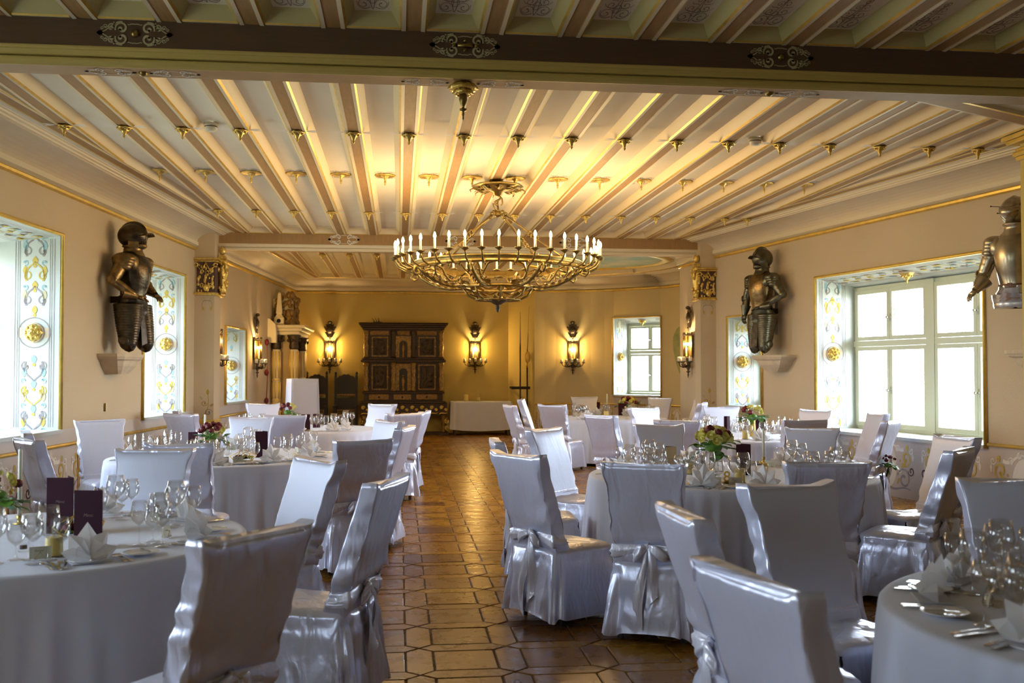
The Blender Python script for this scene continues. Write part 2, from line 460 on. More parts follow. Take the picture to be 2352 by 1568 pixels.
mb = MB(); wall_strip(mb, (WL(YB), YB), (2.78, YB), -.06, WZ, []); wall_strip(mb, (2.78, YB), (3.33, 24.55), -.06, WZ, [])
tag(mb.build('wall_back', ['wall_far', 'wall_far']), kind='structure')
mb = MB()
for i in range(len(bay)-1):
    ops = []
    if bay[i] == bayW[0]:
        l, _ = frame2(bay[i], bay[i+1]); ops = [(.0, l, 1.0, 2.86)]
    wall_strip(mb, bay[i], bay[i+1], -.06, WZ, ops)
tag(mb.build('wall_bay', ['wall_bay', 'dado']), kind='structure')
mb = MB(); wall_strip(mb, (WL(Y0), Y0), (WR(Y0), Y0), -.06, WZ, [])
tag(mb.build('wall_front', ['wall', 'dado']), kind='structure')

# ---- gilt mask / rosette used in the window niches
def rosette_mb(r=.11, face=True):
    mb = MB()
    mb.lathe([(r*1.0,0),(r*1.02,.012),(r*.9,.02),(r*.85,.02)], 20, m=1)
    mb.lathe([(r*.86,.018),(r*.8,.04),(r*.55,.06),(r*.3,.072),(0,.075)], 20, wob=lambda a, z: 1+.10*math.cos(8*a))
    for k in range(8):
        a = k*PI/4
        mb.ball((r*.62*math.cos(a), r*.62*math.sin(a), .055), r*.2, n=6, k=4, sc=(1,1,.8))
    if face:
        mb.ball((0,0,.075), r*.42, n=8, k=6, sc=(.8,1.05,.6)); mb.ball((0,-r*.1,.1), r*.14, n=6, k=4)
        mb.ball((-r*.16,r*.12,.098), r*.08, n=6, k=4); mb.ball((r*.16,r*.12,.098), r*.08, n=6, k=4)
    else:
        mb.lathe([(r*.5,.06),(r*.3,.09),(r*.12,.11),(r*.14,.13),(0,.16)], 10)
    return mb

def niche_ornament(H):
    """candelabra band of scrolls, bells and leaves, about .3 wide and H tall"""
    o = Orn()
    def unit(y, f, c1, c2):
        o.spiral(.085, y, .055, PI*.5, .85, .010, c1, flip=-f); o.bez([(.0,y-.16*f),(.03,y-.10*f),(.13,y-.10*f),(.085,y+.055*f)], .006, .011, c1)
        o.leaf(.10, y-.12*f, PI/2*f, .12, .026, c2); o.spiral(.10, y-.15*f, .035, -PI/2, .7, .008, 2, flip=f)
    y = .12; i = 0
    while y < H/2 - .25:
        unit(y, 1, [0,1][i % 2], [1,4,2][i % 3]); y += .27; i += 1
    y = H - .14
    while y > H/2 + .25:
        unit(y, -1, [1,0][i % 2], [2,1,4][i % 3]); y -= .27; i += 1
    o.mirror()
    y = .2
    while y < H - .1:
        if abs(y - H/2) > .22:
            o.leaf(0, y-.05, PI/2, .10, .03, 2 if int(y*7) % 2 else 1); o.disc(0, y-.06, .018, 1)
        y += .27
    for x in (-.155, .155, -.175, .175, -.2, .2): o.ribbon([(x,0),(x,H)], .0028, m=0)
    o.ring(0, H/2, .165, .005, 0); o.poly([(-.15,H/2-.055),(.15,H/2-.055),(.15,H/2+.055),(-.15,H/2+.055)], 6)
    return o

def window(name, P0, P1, z0, z1, units, depth, side, gilt_bottom=False, portal=True, lit=True):
    l, u = frame2(P0, P1)
    n = (u[1]*side, -u[0]*side)                          # outward
    q = lambda s, k, z: (P0[0]+u[0]*s+n[0]*k, P0[1]+u[1]*s+n[1]*k, z)
    mb = MB(); D = depth
    zt = z1 - .12; zb = z0 - .0
    for s in (0, l): mb.add([q(s,0,z0), q(s,D,zb), q(s,D,zt), q(s,0,z1)], [(0,1,2,3)])
    mb.add([q(0,0,z1), q(l,0,z1), q(l,D,zt), q(0,D,zt)], [(0,1,2,3)])
    mb.add([q(0,0,z0), q(l,0,z0), q(l,D,zb), q(0,D,zb)], [(0,1,2,3)])
    root = mb.build(name, ['niche']); root['kind'] = 'structure'
    # sill slab
    s_ = MB()
    c = [q(-.02,-.05,z0-.035), q(l+.02,-.05,z0-.035), q(l+.02,D-.02,z0-.035), q(-.02,D-.02,z0-.035)]
    s_.loft([c, [(x,y,z0+.004) for x,y,_ in c]], cap=True, smooth=False); s_.build('sill', ['niche'], root)
    # gilt bead round the opening
    g = MB()
    g.tube([q(-.02,-.012,z0-.03), q(-.02,-.012,z1+.02), q(l+.02,-.012,z1+.02), q(l+.02,-.012,z0-.03)], .026, 8)
    if gilt_bottom: g.tube([q(-.02,-.012,z0-.03), q(l+.02,-.012,z0-.03)], .026, 8)
    g.build('gilt_frame', ['gold_trim'], root)
    # painted bands and gilt masks on both cheeks and the soffit
    om = MB(); orn = niche_ornament(z1 - z0 - .06)
    band = min(.27, D*.36)
    for s, w in ((.004, 1), (l-.004, -1)):
        orn.put(om, q(s, band, z0+.03), (n[0]*w, n[1]*w, 0), (0,0,1), su=1.05)
    half = niche_ornament(l - .1); orn2 = half
    orn2.put(om, q(.05, band, z1-.008-.12*band/D), (n[0], n[1], -.12/D), (u[0], u[1], 0), su=1.05)
    om.build('painted_ornament', ORN_M, root)
    ros = rosette_mb()
    zc = (z0 + z1)/2
    for s, w in ((0, 1), (l, -1)):
        X = Vector((n[0],n[1],0)); Z = Vector((u[0]*w,u[1]*w,0)); Yv = Vector((0,0,1)); X = Yv.cross(Z)
        p = q(s, band, zc); mt = Matrix(((X.x,Yv.x,Z.x,p[0]),(X.y,Yv.y,Z.y,p[1]),(X.z,Yv.z,Z.z,p[2]),(0,0,0,1)))
        ros.build('gilt_mask', ['gold','sc_tan'], root, mat=mt)
    p = q(l/2, band, z1 - .12*band/D)
    rosette_mb(.10, False).build('gilt_rosette', ['gold','sc_tan'], root, mat=Matrix.Translation(p) @ Matrix.Rotation(PI,4,'X'))
    # casements
    k0 = D - .06
    def bar(mb, s0, s1, za, zb_, ka=-.03, kb=.04):
        c = [q(s0,k0+ka,za), q(s1,k0+ka,za), q(s1,k0+kb,za), q(s0,k0+kb,za)]
        mb.loft([c, [(x,y,zb_) for x,y,_ in c]], cap=True, smooth=False)
    f = MB(); fb = .05
    bar(f, 0, l, z0, z0+fb); bar(f, 0, l, zt-fb, zt); bar(f, 0, fb, z0, zt); bar(f, l-fb, l, z0, zt)
    tr = z0 + (zt - z0)*.60
    bar(f, 0, l, tr-.04, tr+.04, -.05, .05)
    W = (l - 2*fb - .15*(units-1)) / units
    for i in range(1, units):
        s = fb + i*W + (i-1)*.15; bar(f, s, s+.15, z0, zt, -.06, .05)
    f.build('window_frame', ['win_frame'], root)
    for i in range(units):
        s0 = fb + i*(W + .15)
        for h in (0, 1):
            a, b = s0 + h*W/2 + .004, s0 + (h+1)*W/2 - .004
            for za, zb_ in ((z0+fb+.004, tr-.044), (tr+.044, zt-fb-.004)):
                c = MB(); w = .055
                bar(c, a, a+w, za, zb_, -.05, .01); bar(c, b-w, b, za, zb_, -.05, .01)
                bar(c, a+w, b-w, za, za+w, -.05, .01); bar(c, a+w, b-w, zb_-w, zb_, -.05, .01)
                co = c.build('casement', ['win_frame'], root)
                p = MB(); p.add([q(a+w,k0-.02,za+w), q(b-w,k0-.02,za+w), q(b-w,k0-.02,zb_-w), q(a+w,k0-.02,zb_-w)], [(0,1,2,3)])
                p.build('pane', ['pane'], co)
                if h == 0:
                    hn = MB(); zz = (za+zb_)/2 - .05; ss = b
                    hn.tube([q(ss,k0-.05,zz), q(ss,k0-.09,zz)], .008, 6); hn.ball(q(ss,k0-.095,zz), .022, n=8, k=6)
                    hn.tube([q(ss-.02,k0-.055,zz-.05), q(ss-.02,k0-.055,zz+.05)], .006, 6)
                    hn.build('handle', ['silver'], co)
    if portal:
        L = bpy.data.lights.new('daylight', 'AREA'); L.shape = 'RECTANGLE'; L.size = l - .05; L.size_y = zt - z0 - .02
        L.cycles.is_portal = True
        lo = bpy.data.objects.new('daylight', L); COL.objects.link(lo)
        lo.location = q(l/2, D + .05, (z0+zt)/2)
        d = Vector((-n[0], -n[1], 0)); lo.rotation_euler = d.to_track_quat('-Z', 'Y').to_euler()
    return root
for nm, a, b, c, d, un in LWIN: window(nm, (WL(a),a), (WL(b),b), c, d, un, 1.0, -1)
for nm, a, b, c, d, un in RWIN: window(nm, (WR(a),a), (WR(b),b), c, d, un, .72, 1)
window('window_9', bayW[0], bayW[1], 1.0, 2.86, 1, .75, 1, gilt_bottom=True)

# ---- dado rail and baseboard
def rail(name, y0, y1, W, side):
    g = MB(); xo = .015*side
    g.tube([(W(y0)+xo, y0, .775), (W(y1)+xo, y1, .775)], .022, 8)
    tag(g.build(name, ['gold_trim']), kind='structure')
rail('trim_1', Y0, 16.6, WL, 1); rail('trim_2', 17.14, 22.4, WL, 1)
rail('trim_3', Y0, 10.5, WR, -1); rail('trim_4', 13.85, 16.8, WR, -1)
g = MB(); bo = offs(path, .015); bi = [i for i, p in enumerate(path) if 3 <= i <= 18]
g.tube([(x, y, .775) for x, y in bo[3:-3]], .022, 6); tag(g.build('trim_5', ['gold_trim']), kind='structure')

# ---- dado paintings: scrolls, ovals with standing birds
def dado_orn(i):
    o = Orn(1.5)
    g, h = (0, 7) if i % 2 else (4, 6)
    o.spiral(.36,.18,.15, PI*.9, 1.25, .014, 0, flip=-1, n=20); o.spiral(.40,.46,.12, -PI*.8, 1.2, .013, 1, flip=1, n=18)
    o.spiral(.22,.58,.055, 0, 1, .009, 3, flip=1); o.spiral(.52,.30,.07, PI, 1.1, .010, 5, flip=1); o.spiral(.53,.57,.05, PI, 1, .008, 3)
    o.bez([(.0,.66),(.12,.70),(.2,.52),(.36,.58)], .006, .016, 3); o.bez([(.05,.05),(.2,.0),(.3,.1),(.5,.05)], .012, .005, 0)
    o.leaf(.30,.33,PI*.2,.14,.03,1); o.leaf(.45,.12,PI*.6,.12,.028,6); o.leaf(.20,.1,PI*.3,.12,.025,1); o.leaf(.56,.42,PI*.5,.12,.022,3)
    o.disc(.43,.60,.03,1,8,1.4); o.disc(.28,.42,.018,7,8)
    o.spiral(.26,.30,.05,0,1,.008,3,flip=-1)
    o.mirror()
    o.disc(0,.34,.185,9,24,1.45); o.ring(0,.34,.19,.008,[6,3][i%2],28,1.45)
    o.spiral(.08,.655,.04,PI/2,1,.010,3,flip=-1,n=10); o.spiral(-.08,.655,.04,PI/2,1,.010,3,flip=1,n=10)
    b = [(-.12,.14),(-.04,.20),(.0,.30),(.03,.38),(.045,.45),(.075,.475),(.10,.465),(.13,.45),(.10,.44),(.092,.40),(.095,.30),(.07,.22),(.03,.165),(.04,.10),(.02,.10),(.0,.155),(-.05,.15)]
    fl = 1 if i % 2 else -1
    o.poly([(x*fl, y) for x, y in (b if fl > 0 else b)], 8)
    return o
def dado_run(W, side, y0, y1, off, step, name):
    d = MB(); y = y0; i = off
    dd = frame2((W(0),0),(W(1),1))[1]
    while y < y1:
        # brown-violet field behind the scrolls, then the drawing
        p = (W(y) + side*.004, y, .07)
        dado_orn(i).put(d, p, (dd[0],dd[1],0), (0,0,1), su=.86 if side > 0 else -.86, sv=.93)
        y += step; i += 1
    tag(d.build(name, ORN_M), kind='structure')
dado_run(WL, 1, 2.2, 16.2, 0, 1.12, 'trim_6'); dado_run(WR, -1, 4.4, 16.4, 0, 1.12, 'trim_7')
dado_run(WL, 1, 17.8, 22, 0, 1.12, 'trim_8')
o = Orn(1.6)
for q in (-1, 1):
    for k_ in range(3): o.bez([(q*.02,.0),(q*(.12+.03*k_),.15),(q*(.02+.03*k_),.36),(q*(.10+.02*k_),.60)], .016, .008, 7)
o.leaf(0,.05,PI/2,.45,.06,7); o.disc(0,.62,.05,1,9); o.disc(-.06,.58,.03,1,7); o.disc(.06,.6,.03,1,7); o.disc(.0,.30,.04,5,8,1.5)
m_ = MB(); o.put(m_, (WL(12.1)+.007, 12.1, .08), (.079,1,0), (0,0,1)); tag(m_.build('trim_17', ORN_M), kind='structure')
d = MB(); l, u = frame2((4.2,24.45),(3.4,24.55))
for ii in range(3, 16):
    a, b = bay[ii], bay[ii+1] if ii+1 < len(bay) else bay[ii]
    if a == b: continue
    l, u = frame2(a, b)
    n = (-u[1], u[0]); cx, cy = (a[0]+b[0])/2 + n[0]*.006, (a[1]+b[1])/2 + n[1]*.006
    if l < .2: continue
    dado_orn(ii).put(d, (cx,cy,.07), (u[0],u[1],0), (0,0,1), su=min(.7,l/1.2), sv=.93)
tag(d.build('trim_9', ORN_M), kind='structure')

# ---- cornice, cove and border of the ceiling, swept round the whole room
prof = [(0,3.53,1),(.035,3.545,1),(.04,3.57,1),(.012,3.59,0),(.03,3.60,0),(.055,3.615,0),(.055,3.67,0),(.035,3.675,2)]
for i in range(1, 8):
    t = i/7*PI/2; prof.append((.035 + .335*(1-math.cos(t)), 3.675 + .155*math.sin(t), 2))
prof += [(.375,3.845,0),(.40,3.845,0),(.405,3.862,0),(.44,3.862,0),(.445,3.878,0),(.47,3.878,0),(.475,3.884,3),(.52,3.884,0),(.525,3.876,0),(.548,3.876,1),(.555,3.88,4),(.655,3.88,1),(.662,3.874,0),(.69,3.874,1),(.697,3.88,0),(.745,3.97,0)]
mb = MB(); rings = [[(x, y, z) for x, y in offs(path, o_)] for o_, z, _ in prof]
n = len(path)
for i in range(len(prof)-1):
    o = len(mb.v); mb.v += rings[i] + rings[i+1]
    for j in range(n):
        if j == n-1: continue
        k = (j+1) % n
        mb.f.append((o+j, o+k, o+n+k, o+n+j)); mb.m.append(prof[i][2]); mb.s.append(3 < i < 16)
tag(mb.build('trim_10', ['mould', 'gold_trim', 'cove', 'panel', 'rib']), kind='structure')

# ---- ceiling with its ribs
cmb = MB(); cmb.add([(-6,Y0-.3,3.97),(10,Y0-.3,3.97),(10,YB+.6,3.97),(-6,YB+.6,3.97)], [(0,3,2,1)])
ceiling = cmb.build('ceiling', ['panel']); ceiling['kind'] = 'structure'
XR, DX = .088, .5297
def rib_ends(x, a, b, z_):
    if x < 0: b = min(b, 10.08 + (x + 3.80 - .70)/.079)
    if x > 3: b = min(b, 16.88 + (5.43 - .70 - x)/.172)
    if z_ == 1 and x > 2.4: a = max(a, DIAG(x) - .05)
    return a, b
def rib_mb(x, y0, y1, z_):
    sec = [(-.145,3.97,4),(-.092,3.887,1),(-.077,3.873,0),(-.050,3.875,3),(-.046,3.88,2),(.046,3.88,3),(.050,3.875,0),(.077,3.873,1),(.092,3.887,4),(.145,3.97,0)]
    mb = MB()
    for i in range(len(sec)-1):
        a, b = sec[i], sec[i+1]
        ya, yb = rib_ends(x+a[0], y0, y1, z_), rib_ends(x+b[0], y0, y1, z_)
        if ya[1] <= ya[0] or yb[1] <= yb[0]: continue
        mb.add([(x+a[0],ya[0],a[1]),(x+a[0],ya[1],a[1]),(x+b[0],yb[1],b[1]),(x+b[0],yb[0],b[1])], [(0,3,2,1)], a[2])
    return mb
DIAG = lambda x: 8.03 + .48*(x - 4.52)
def end_bar(mb, xa, xb, y, sgn):
    """moulding that closes a coffer against a cross beam"""
    for a, b, m in (((0,3.88),(.03,3.875),0), ((.03,3.875),(.038,3.885),1), ((.038,3.885),(.10,3.97),4)):
        mb.add([(xa,y+sgn*a[0],a[1]),(xb,y+sgn*a[0],a[1]),(xb,y+sgn*b[0],b[1]),(xa,y+sgn*b[0],b[1])], [(0,1,2,3)], m)
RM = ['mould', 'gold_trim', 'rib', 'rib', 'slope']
for k in range(-9, 18):
    x = XR + k*DX
    for z_, (ya, yb) in enumerate(((Y0, 6.70), (7.0, 16.95), (17.2, 24.9))):
        a, b = ya, yb
        a, b = rib_ends(x, a, b, z_)
        if z_ == 2 and (x > 2.3 or x < -2.3): continue
        if z_ == 0 and (x > 7.4 or x < -4.2): continue
        if b - a < .3: continue
        rib_mb(x, ya, yb, z_).build('ceiling_rib', RM if z_ else RM[:4] + ['slope_shaded'], ceiling)
eb = MB(); eb2 = MB()
for k in range(-9, 18):
    xa, xb = XR + k*DX + .088, XR + (k+1)*DX - .088
    if -4.2 < xa < 7.2: end_bar(eb2, xa, xb, 6.70, -1)
    if -3.0 < xa < 4.9: end_bar(eb, xa, xb, 16.95, -1)
    if -3.6 < xa < 3.6: end_bar(eb, xa, xb, 7.0, 1)
    if -2.7 < xa < 2.2: end_bar(eb, xa, xb, 17.2, 1)
eb.build('coffer_moulding', RM, ceiling); eb2.build('coffer_moulding', RM[:4] + ['slope_shaded'], ceiling)
# crests painted in the coffers nearest the camera side of the first beam, and faint sprays elsewhere
cr = Orn()
cr.spiral(.07,.05,.055,PI,1.2,.004,10,flip=-1,n=14); cr.spiral(.055,.14,.04,PI,1.1,.0035,10,flip=1); cr.spiral(.03,.22,.03,PI,1,.003,10,flip=-1)
cr.bez([(0,.0),(.03,.06),(.01,.15),(.0,.27)],.003,.003,10); cr.bez([(.0,.1),(.05,.12),(.09,.1),(.11,.15)],.003,.002,10); cr.bez([(.02,.02),(.08,-.02),(.12,.02),(.12,.08)],.004,.002,10)
cr.bez([(.02,.18),(.05,.2),(.06,.17),(.08,.2)],.003,.002,10); cr.mirror(); cr.ring(0,.28,.022,.003,10,10); cr.disc(0,.28,.008,10,6); cr.ring(0,.10,.03,.0025,10,10,1.4)
cm = MB()
for k in range(-8, 14): cr.put(cm, (XR+(k+.5)*DX, 6.56, 3.966), (1,0,0), (0,-1,0), su=.85, sv=1.75)
cm.build('painted_crest', ORN_M, ceiling)
sp = Orn(); sp.spiral(.06,.03,.04,PI,1.1,.004,0,flip=-1,n=12); sp.spiral(.12,.02,.03,PI,1,.003,6,flip=1); sp.bez([(.0,.0),(.05,.06),(.12,.05),(.17,.02)],.004,.002,0); sp.mirror()
cm = MB()
for k in range(-6, 11):
    sp.put(cm, (XR+(k+.5)*DX, 12.33, 3.966), (1,0,0), (0,1,0), sv=1.4); sp.put(cm, (XR+(k+.5)*DX, 12.07, 3.966), (1,0,0), (0,-1,0), sv=1.4)
    if -5 < k < 9: sp.put(cm, (XR+(k+.5)*DX, 16.7, 3.966), (1,0,0), (0,-1,0), su=.9, sv=1.4)
cm.build('painted_spray', ORN_M, ceiling)
# round painted medallion in the bay ceiling
md = MB(); MX, MY = 4.15, 21.35
md.lathe([(1.50,3.962),(1.53,3.94),(1.62,3.925),(1.70,3.94),(1.74,3.963)], 48, (MX,MY,0), m=1)
md.lathe([(1.78,3.965),(1.82,3.95),(1.9,3.95),(1.95,3.966)], 48, (MX,MY,0), m=2)
md.add([(MX+1.5*math.cos(a*PI/24), MY+1.5*math.sin(a*PI/24), 3.964) for a in range(48)], [tuple(range(48))], 0)
md.build('painted_medallion', ['sky_paint', 'gold_trim', 'mould'], ceiling)

# ---- cross beams
def beam(name, xa, xb, ya, yb, dark):
    b = MB(); zb, zt = 3.60, 3.98
    b.box(xa, xb, ya, yb, zb+.10, zt, 0)
    b.add([(xa,ya+.12,zb),(xb,ya+.12,zb),(xb,yb+.02,zb),(xa,yb+.02,zb)], [(0,3,2,1)], 1)
    for y, s in ((ya, -1), (yb, 1)):
        pr = [(.02,zb),(.035,zb+.005),(.04,zb+.035),(.028,zb+.045),(.012,zb+.05),(.02,zb+.055),(.026,zb+.085),(.006,zb+.095),(0,zb+.095)]
        if s < 0: pr = [(-.12,zb),(-.10,zb-.004),(-.078,zb+.006),(-.062,zb+.026),(-.060,zb+.040),(-.085,zb+.044),(-.085,zb+.052),(-.048,zb+.052),(-.040,zb+.060),(-.034,zb+.074),(-.030,zb+.082),(-.014,zb+.082),(-.006,zb+.092),(.006,zb+.094),(.006,zb+.10),(0,zb+.101)]
        else: pr += [(0, zb+.10)]
        for i in range(len(pr)-1):
            a, c = pr[i], pr[i+1]
            b.add([(xa,y+s*a[0],a[1]),(xb,y+s*a[0],a[1]),(xb,y+s*c[0],c[1]),(xa,y+s*c[0],c[1])], [(0,1,2,3)], 2)
    root = b.build(name, ['beam' if dark else 'rib', 'soffit', 'olive' if dark else 'mould']); root['kind'] = 'structure'
    return root
def beam_orn(c=3):
    o = Orn()
    o.spiral(.105,.04,.055,-PI*.1,1.0,.011,c,flip=1,n=16); o.spiral(.19,.045,.035,PI*.9,.9,.008,c,flip=-1); o.bez([(.10,.092),(.17,.10),(.21,.02),(.27,.005)],.006,.004,c)
    o.spiral(.235,.05,.02,0,.9,.005,c); o.leaf(.25,0,0,.06,.02,c); o.spiral(.265,.035,.016,PI,.9,.004,c,flip=-1); o.bez([(.0,.075),(.03,.085),(.05,.06),(.06,.075)],.004,.003,c)
    o.leaf(.15,.06,PI*.3,.04,.01,c)
    for vs, fs, m in list(o.p): o.p.append(([(x,-y) for x, y in vs], [tuple(reversed(f)) for f in fs], m))
    return o.mirror()
b1 = beam('trim_11', -4.6, 7.8, 6.70, 7.0, True)
b2 = beam('trim_12', -2.98, 5.18, 16.95, 17.2, False)
om = MB(); bo_ = MB()
for i, x in enumerate((-1.718, .435, 2.647)):
    beam_orn(4).put(om, (x, 6.696, 3.79), (1,0,0), (0,0,1), su=.78, sv=.82)
    for s in (-1, 1): beam_orn(3).put(om, (x + s*.21*(1 if i != 1 else 1.25), 6.915, 3.596), (1,0,0), (0,1,0), su=.55, sv=.75)
for x in (-3.9, 4.9, 7): beam_orn(4).put(om, (x, 6.696, 3.79), (1,0,0), (0,0,1), su=.78, sv=.82)
om.build('painted_scrollwork', ORN_M, b1)
for i, x in enumerate((-1.718, .435, 2.647)):
    m_ = MB()
    if i == 1:
        m_.tube([(x-.05,6.69,3.79),(x+.05,6.69,3.79)], .014, 8)
        for dx, dz in ((-.075,0),(.075,0),(0,.033),(0,-.033)): m_.ball((x+dx,6.693,3.79+dz), .013, n=8, k=6)
    else: m_.ball((x,6.695,3.79), .026, n=12, k=8)
    m_.build('brass_boss', ['brass'], b1)
    if i != 1:
        m_ = MB(); m_.ball((x,6.915,3.6), .03, n=12, k=8, sc=(1,1,.9)); m_.build('brass_boss', ['brass'], b1)
om = MB()
for x in (-.926, 2.988, 1.03): beam_orn(3).put(om, (x, 16.945, 3.79), (1,0,0), (0,0,1), su=.85, sv=.9)
om.build('painted_scrollwork', ORN_M, b2)
# diagonal beam towards the pier on the right, and the plain ceiling behind it
d = MB()
A, B = Vector((2.55, DIAG(2.55), 0)), Vector((6.1, DIAG(6.1), 0)); u = (B-A).normalized(); n_ = Vector((u.y,-u.x,0))
for o0, o1, z0_, z1_, m in ((-.035,0,3.874,3.874,1),(0,.17,3.868,3.868,0),(.17,.2,3.862,3.862,2),(.2,.2,3.862,3.90,1)):
    p = [A+n_*o0, B+n_*o0, B+n_*o1, A+n_*o1]
    d.add([(p[0].x,p[0].y,z0_),(p[1].x,p[1].y,z0_),(p[2].x,p[2].y,z1_),(p[3].x,p[3].y,z1_)], [(0,1,2,3)], m)
p = [A+n_*.2, B+n_*.2]
d.add([(p[0].x,p[0].y,3.90),(p[1].x,p[1].y,3.90),(7.4,8.2,3.90),(7.4,6.9,3.90),(2.6,6.9,3.90)], [(0,1,2,3,4)], 3)
d.add([(A+n_*-.035).to_tuple()[:2]+(3.874,), (B+n_*-.035).to_tuple()[:2]+(3.874,), (B+n_*-.09).to_tuple()[:2]+(3.97,), (A+n_*-.09).to_tuple()[:2]+(3.97,)], [(0,1,2,3)], 1)
tag(d.build('trim_13', ['soffit', 'mould', 'gold_trim', 'panel']), kind='structure')

# ---- piers with carved gilt capitals
def capital(parent, x0, x1, y0, y1, zb, zt, figx, figy, fx):
    """gilt volute capital wrapped round a pier; the carved figure stands at (figx, figy)"""
    c = MB(); e = .012
    c.box(x0-e, x1+e, y0-e, y1+e, zb, zt, 1)
    for z, g in ((zb-.03,.05),(zb-.01,.035),(zt-.05,.045),(zt-.02,.075)): c.bevbox(x0-g, x1+g, y0-g, y1+g, z, z+.03, .008, 0)
    H = zt - zb
    for s in (0, 1):
        xx = x0 + (x1-x0)*s
        pts = [(xx + (.02 if s else -.02) + .03*math.cos(a)*(1 if s else -1), y0-.035, zt-.10+.03*math.sin(a)) for a in [i*PI/5 for i in range(10)]]
        c.tube(pts, .012, 6)
        c.tube([((x0+x1)/2, y0-.03, zt-.06), ((x0+x1)/2+(xx-(x0+x1)/2)*.5, y0-.035, zt-.2), (xx, y0-.03, zt-.12)], .010, 6)
    c.tube([((x0+x1)/2, y0-.025, zt-.2), ((x0+x1)/2, y0-.025, zb+.14)], .007, 5); c.ball(((x0+x1)/2, y0-.03, zb+.09), .045, n=8, k=6, sc=(1,.6,1.3))
    c.build('gilt_capital', ['gold', 'sc_brown'], parent)
    g_ = MB(); rr_ = random.Random(2)
    for i in range(34):
        g_.ball((rr_.uniform(x0+.01, x1-.01), y0-.022, rr_.uniform(zb+.03, zt-.08)), rr_.uniform(.012,.026), n=6, k=4, sc=(1,.5,rr_.uniform(1,2)))
    for s in (0, 1):
        for z_ in (zb+.12, zb+.34): g_.tube([(x0+(x1-x0)*(.25+.5*s)+.035*math.cos(a)*(1-a/9), y0-.022, z_+.05*math.sin(a)*(1-a/9)) for a in [i*.7 for i in range(12)]], .009, 5)
    g_.build('gilt_foliage', ['gold'], parent)
    f = MB()   # carved figure
    r = random.Random(5)
    zz = zb
    f.ball((figx, figy, zt+.17), .055, n=10, k=8, sc=(1,1,1.35), fn=lambda d: 1+.06*math.sin(9*d.z+5*d.x))
    f.bevbox(figx-.06, figx+.06, figy-.06, figy+.06, zt+.02, zt+.09, .015)
    f.lathe([(.05,zb),(.07,zb+.08),(.05,zb+.2*H/.7),(.075,zb+.38*H/.7),(.09,zb+.5*H/.7),(.06,zb+.6*H/.7),(.10,zt),(.06,zt+.03)], 12, (figx,figy,0), wob=lambda a, z: 1+.15*math.sin(4*a+14*z), cap=True)
    for i in range(26):
        a = r.uniform(0, 2*PI); z = r.uniform(zb+.05, zt-.02); q = r.uniform(.05,.085)
        f.ball((figx+q*math.cos(a), figy+q*math.sin(a), z), r.uniform(.018,.038), n=6, k=5, sc=(1,1,1.2))
    for s in (-1, 1):
        f.tube([(figx, figy+.05*s, zt-.02), (figx+fx*.07, figy+.07*s, zt-.08), (figx+fx*.05, figy+.05*s, zt-.2)], [.03,.025,.02], 6)
    f.build('carved_figure', ['gold'], parent)
def pier_paint(parent, x0, x1, y, zc, ztop):
    o = Orn()
    o.spiral(.06,-.05,.04,PI/2,1,.008,4,flip=-1); o.bez([(.0,-.08),(.05,-.06),(.12,-.1),(.08,-.2)],.006,.003,0); o.leaf(.07,-.24,PI/2,.07,.02,1); o.mirror(); o.leaf(0,-.3,PI/2,.24,.035,6)
    b = Orn(); b.spiral(.03,.10,.06,0,1.1,.009,0); b.spiral(-.03,.25,.05,0,1.1,.008,7,flip=-1); b.bez([(-.06,0),(.0,.1),(.06,.2),(.02,.42)],.008,.003,1); b.leaf(.02,.38,PI/2,.10,.025,1); b.leaf(-.05,.3,2.2,.08,.02,4); b.leaf(.05,.2,.6,.07,.02,7)
    m_ = MB(); o.put(m_, ((x0+x1)/2, y-.004, ztop), (1,0,0), (0,0,1), su=(x1-x0)/.26); b.put(m_, ((x0+x1)/2, y-.004, zc), (1,0,0), (0,0,1), su=1.1)
    m_.build('painted_ornament', ORN_M, parent)
m_ = MB(); m_.box(-3.35, -2.97, 16.6, 17.14, 0, WZ); m_.bevbox(-3.35,-2.95,16.58,17.16,0,.14,.01); m_.bevbox(-3.35,-2.95,16.58,17.16,.74,.80,.01,1)
pl = m_.build('trim_14', ['wall', 'gold_trim']); pl['kind'] = 'structure'; capital(pl, -3.24, -2.97, 16.6, 17.1, 2.84, 3.40, -2.90, 16.9, 1); pier_paint(pl, -3.2, -2.97, 16.6, .82, 2.8)
m_ = MB(); m_.box(5.17, 5.6, 16.8, 17.12, 0, WZ); m_.bevbox(5.15,5.6,16.78,17.14,0,.14,.01)
pr_ = m_.build('trim_15', ['wall', 'gold_trim']); pr_['kind'] = 'structure'; capital(pr_, 5.17, 5.43, 16.8, 17.1, 2.84, 3.36, 5.12, 16.86, -1); pier_paint(pr_, 5.17, 5.43, 16.8, .82, 2.8)
m_ = MB(); m_.box(5.95, 6.95, 8.5, 9.0, 0, WZ)
for z, g in ((3.62,.03),(3.66,.05),(3.70,.03),(3.78,.09),(3.82,.12)): m_.bevbox(5.95-g, 6.95, 8.5-g, 9.0+g, z, z+.045, .01, 1)
tag(m_.build('trim_16', ['wall_far', 'gold_trim']), kind='structure')

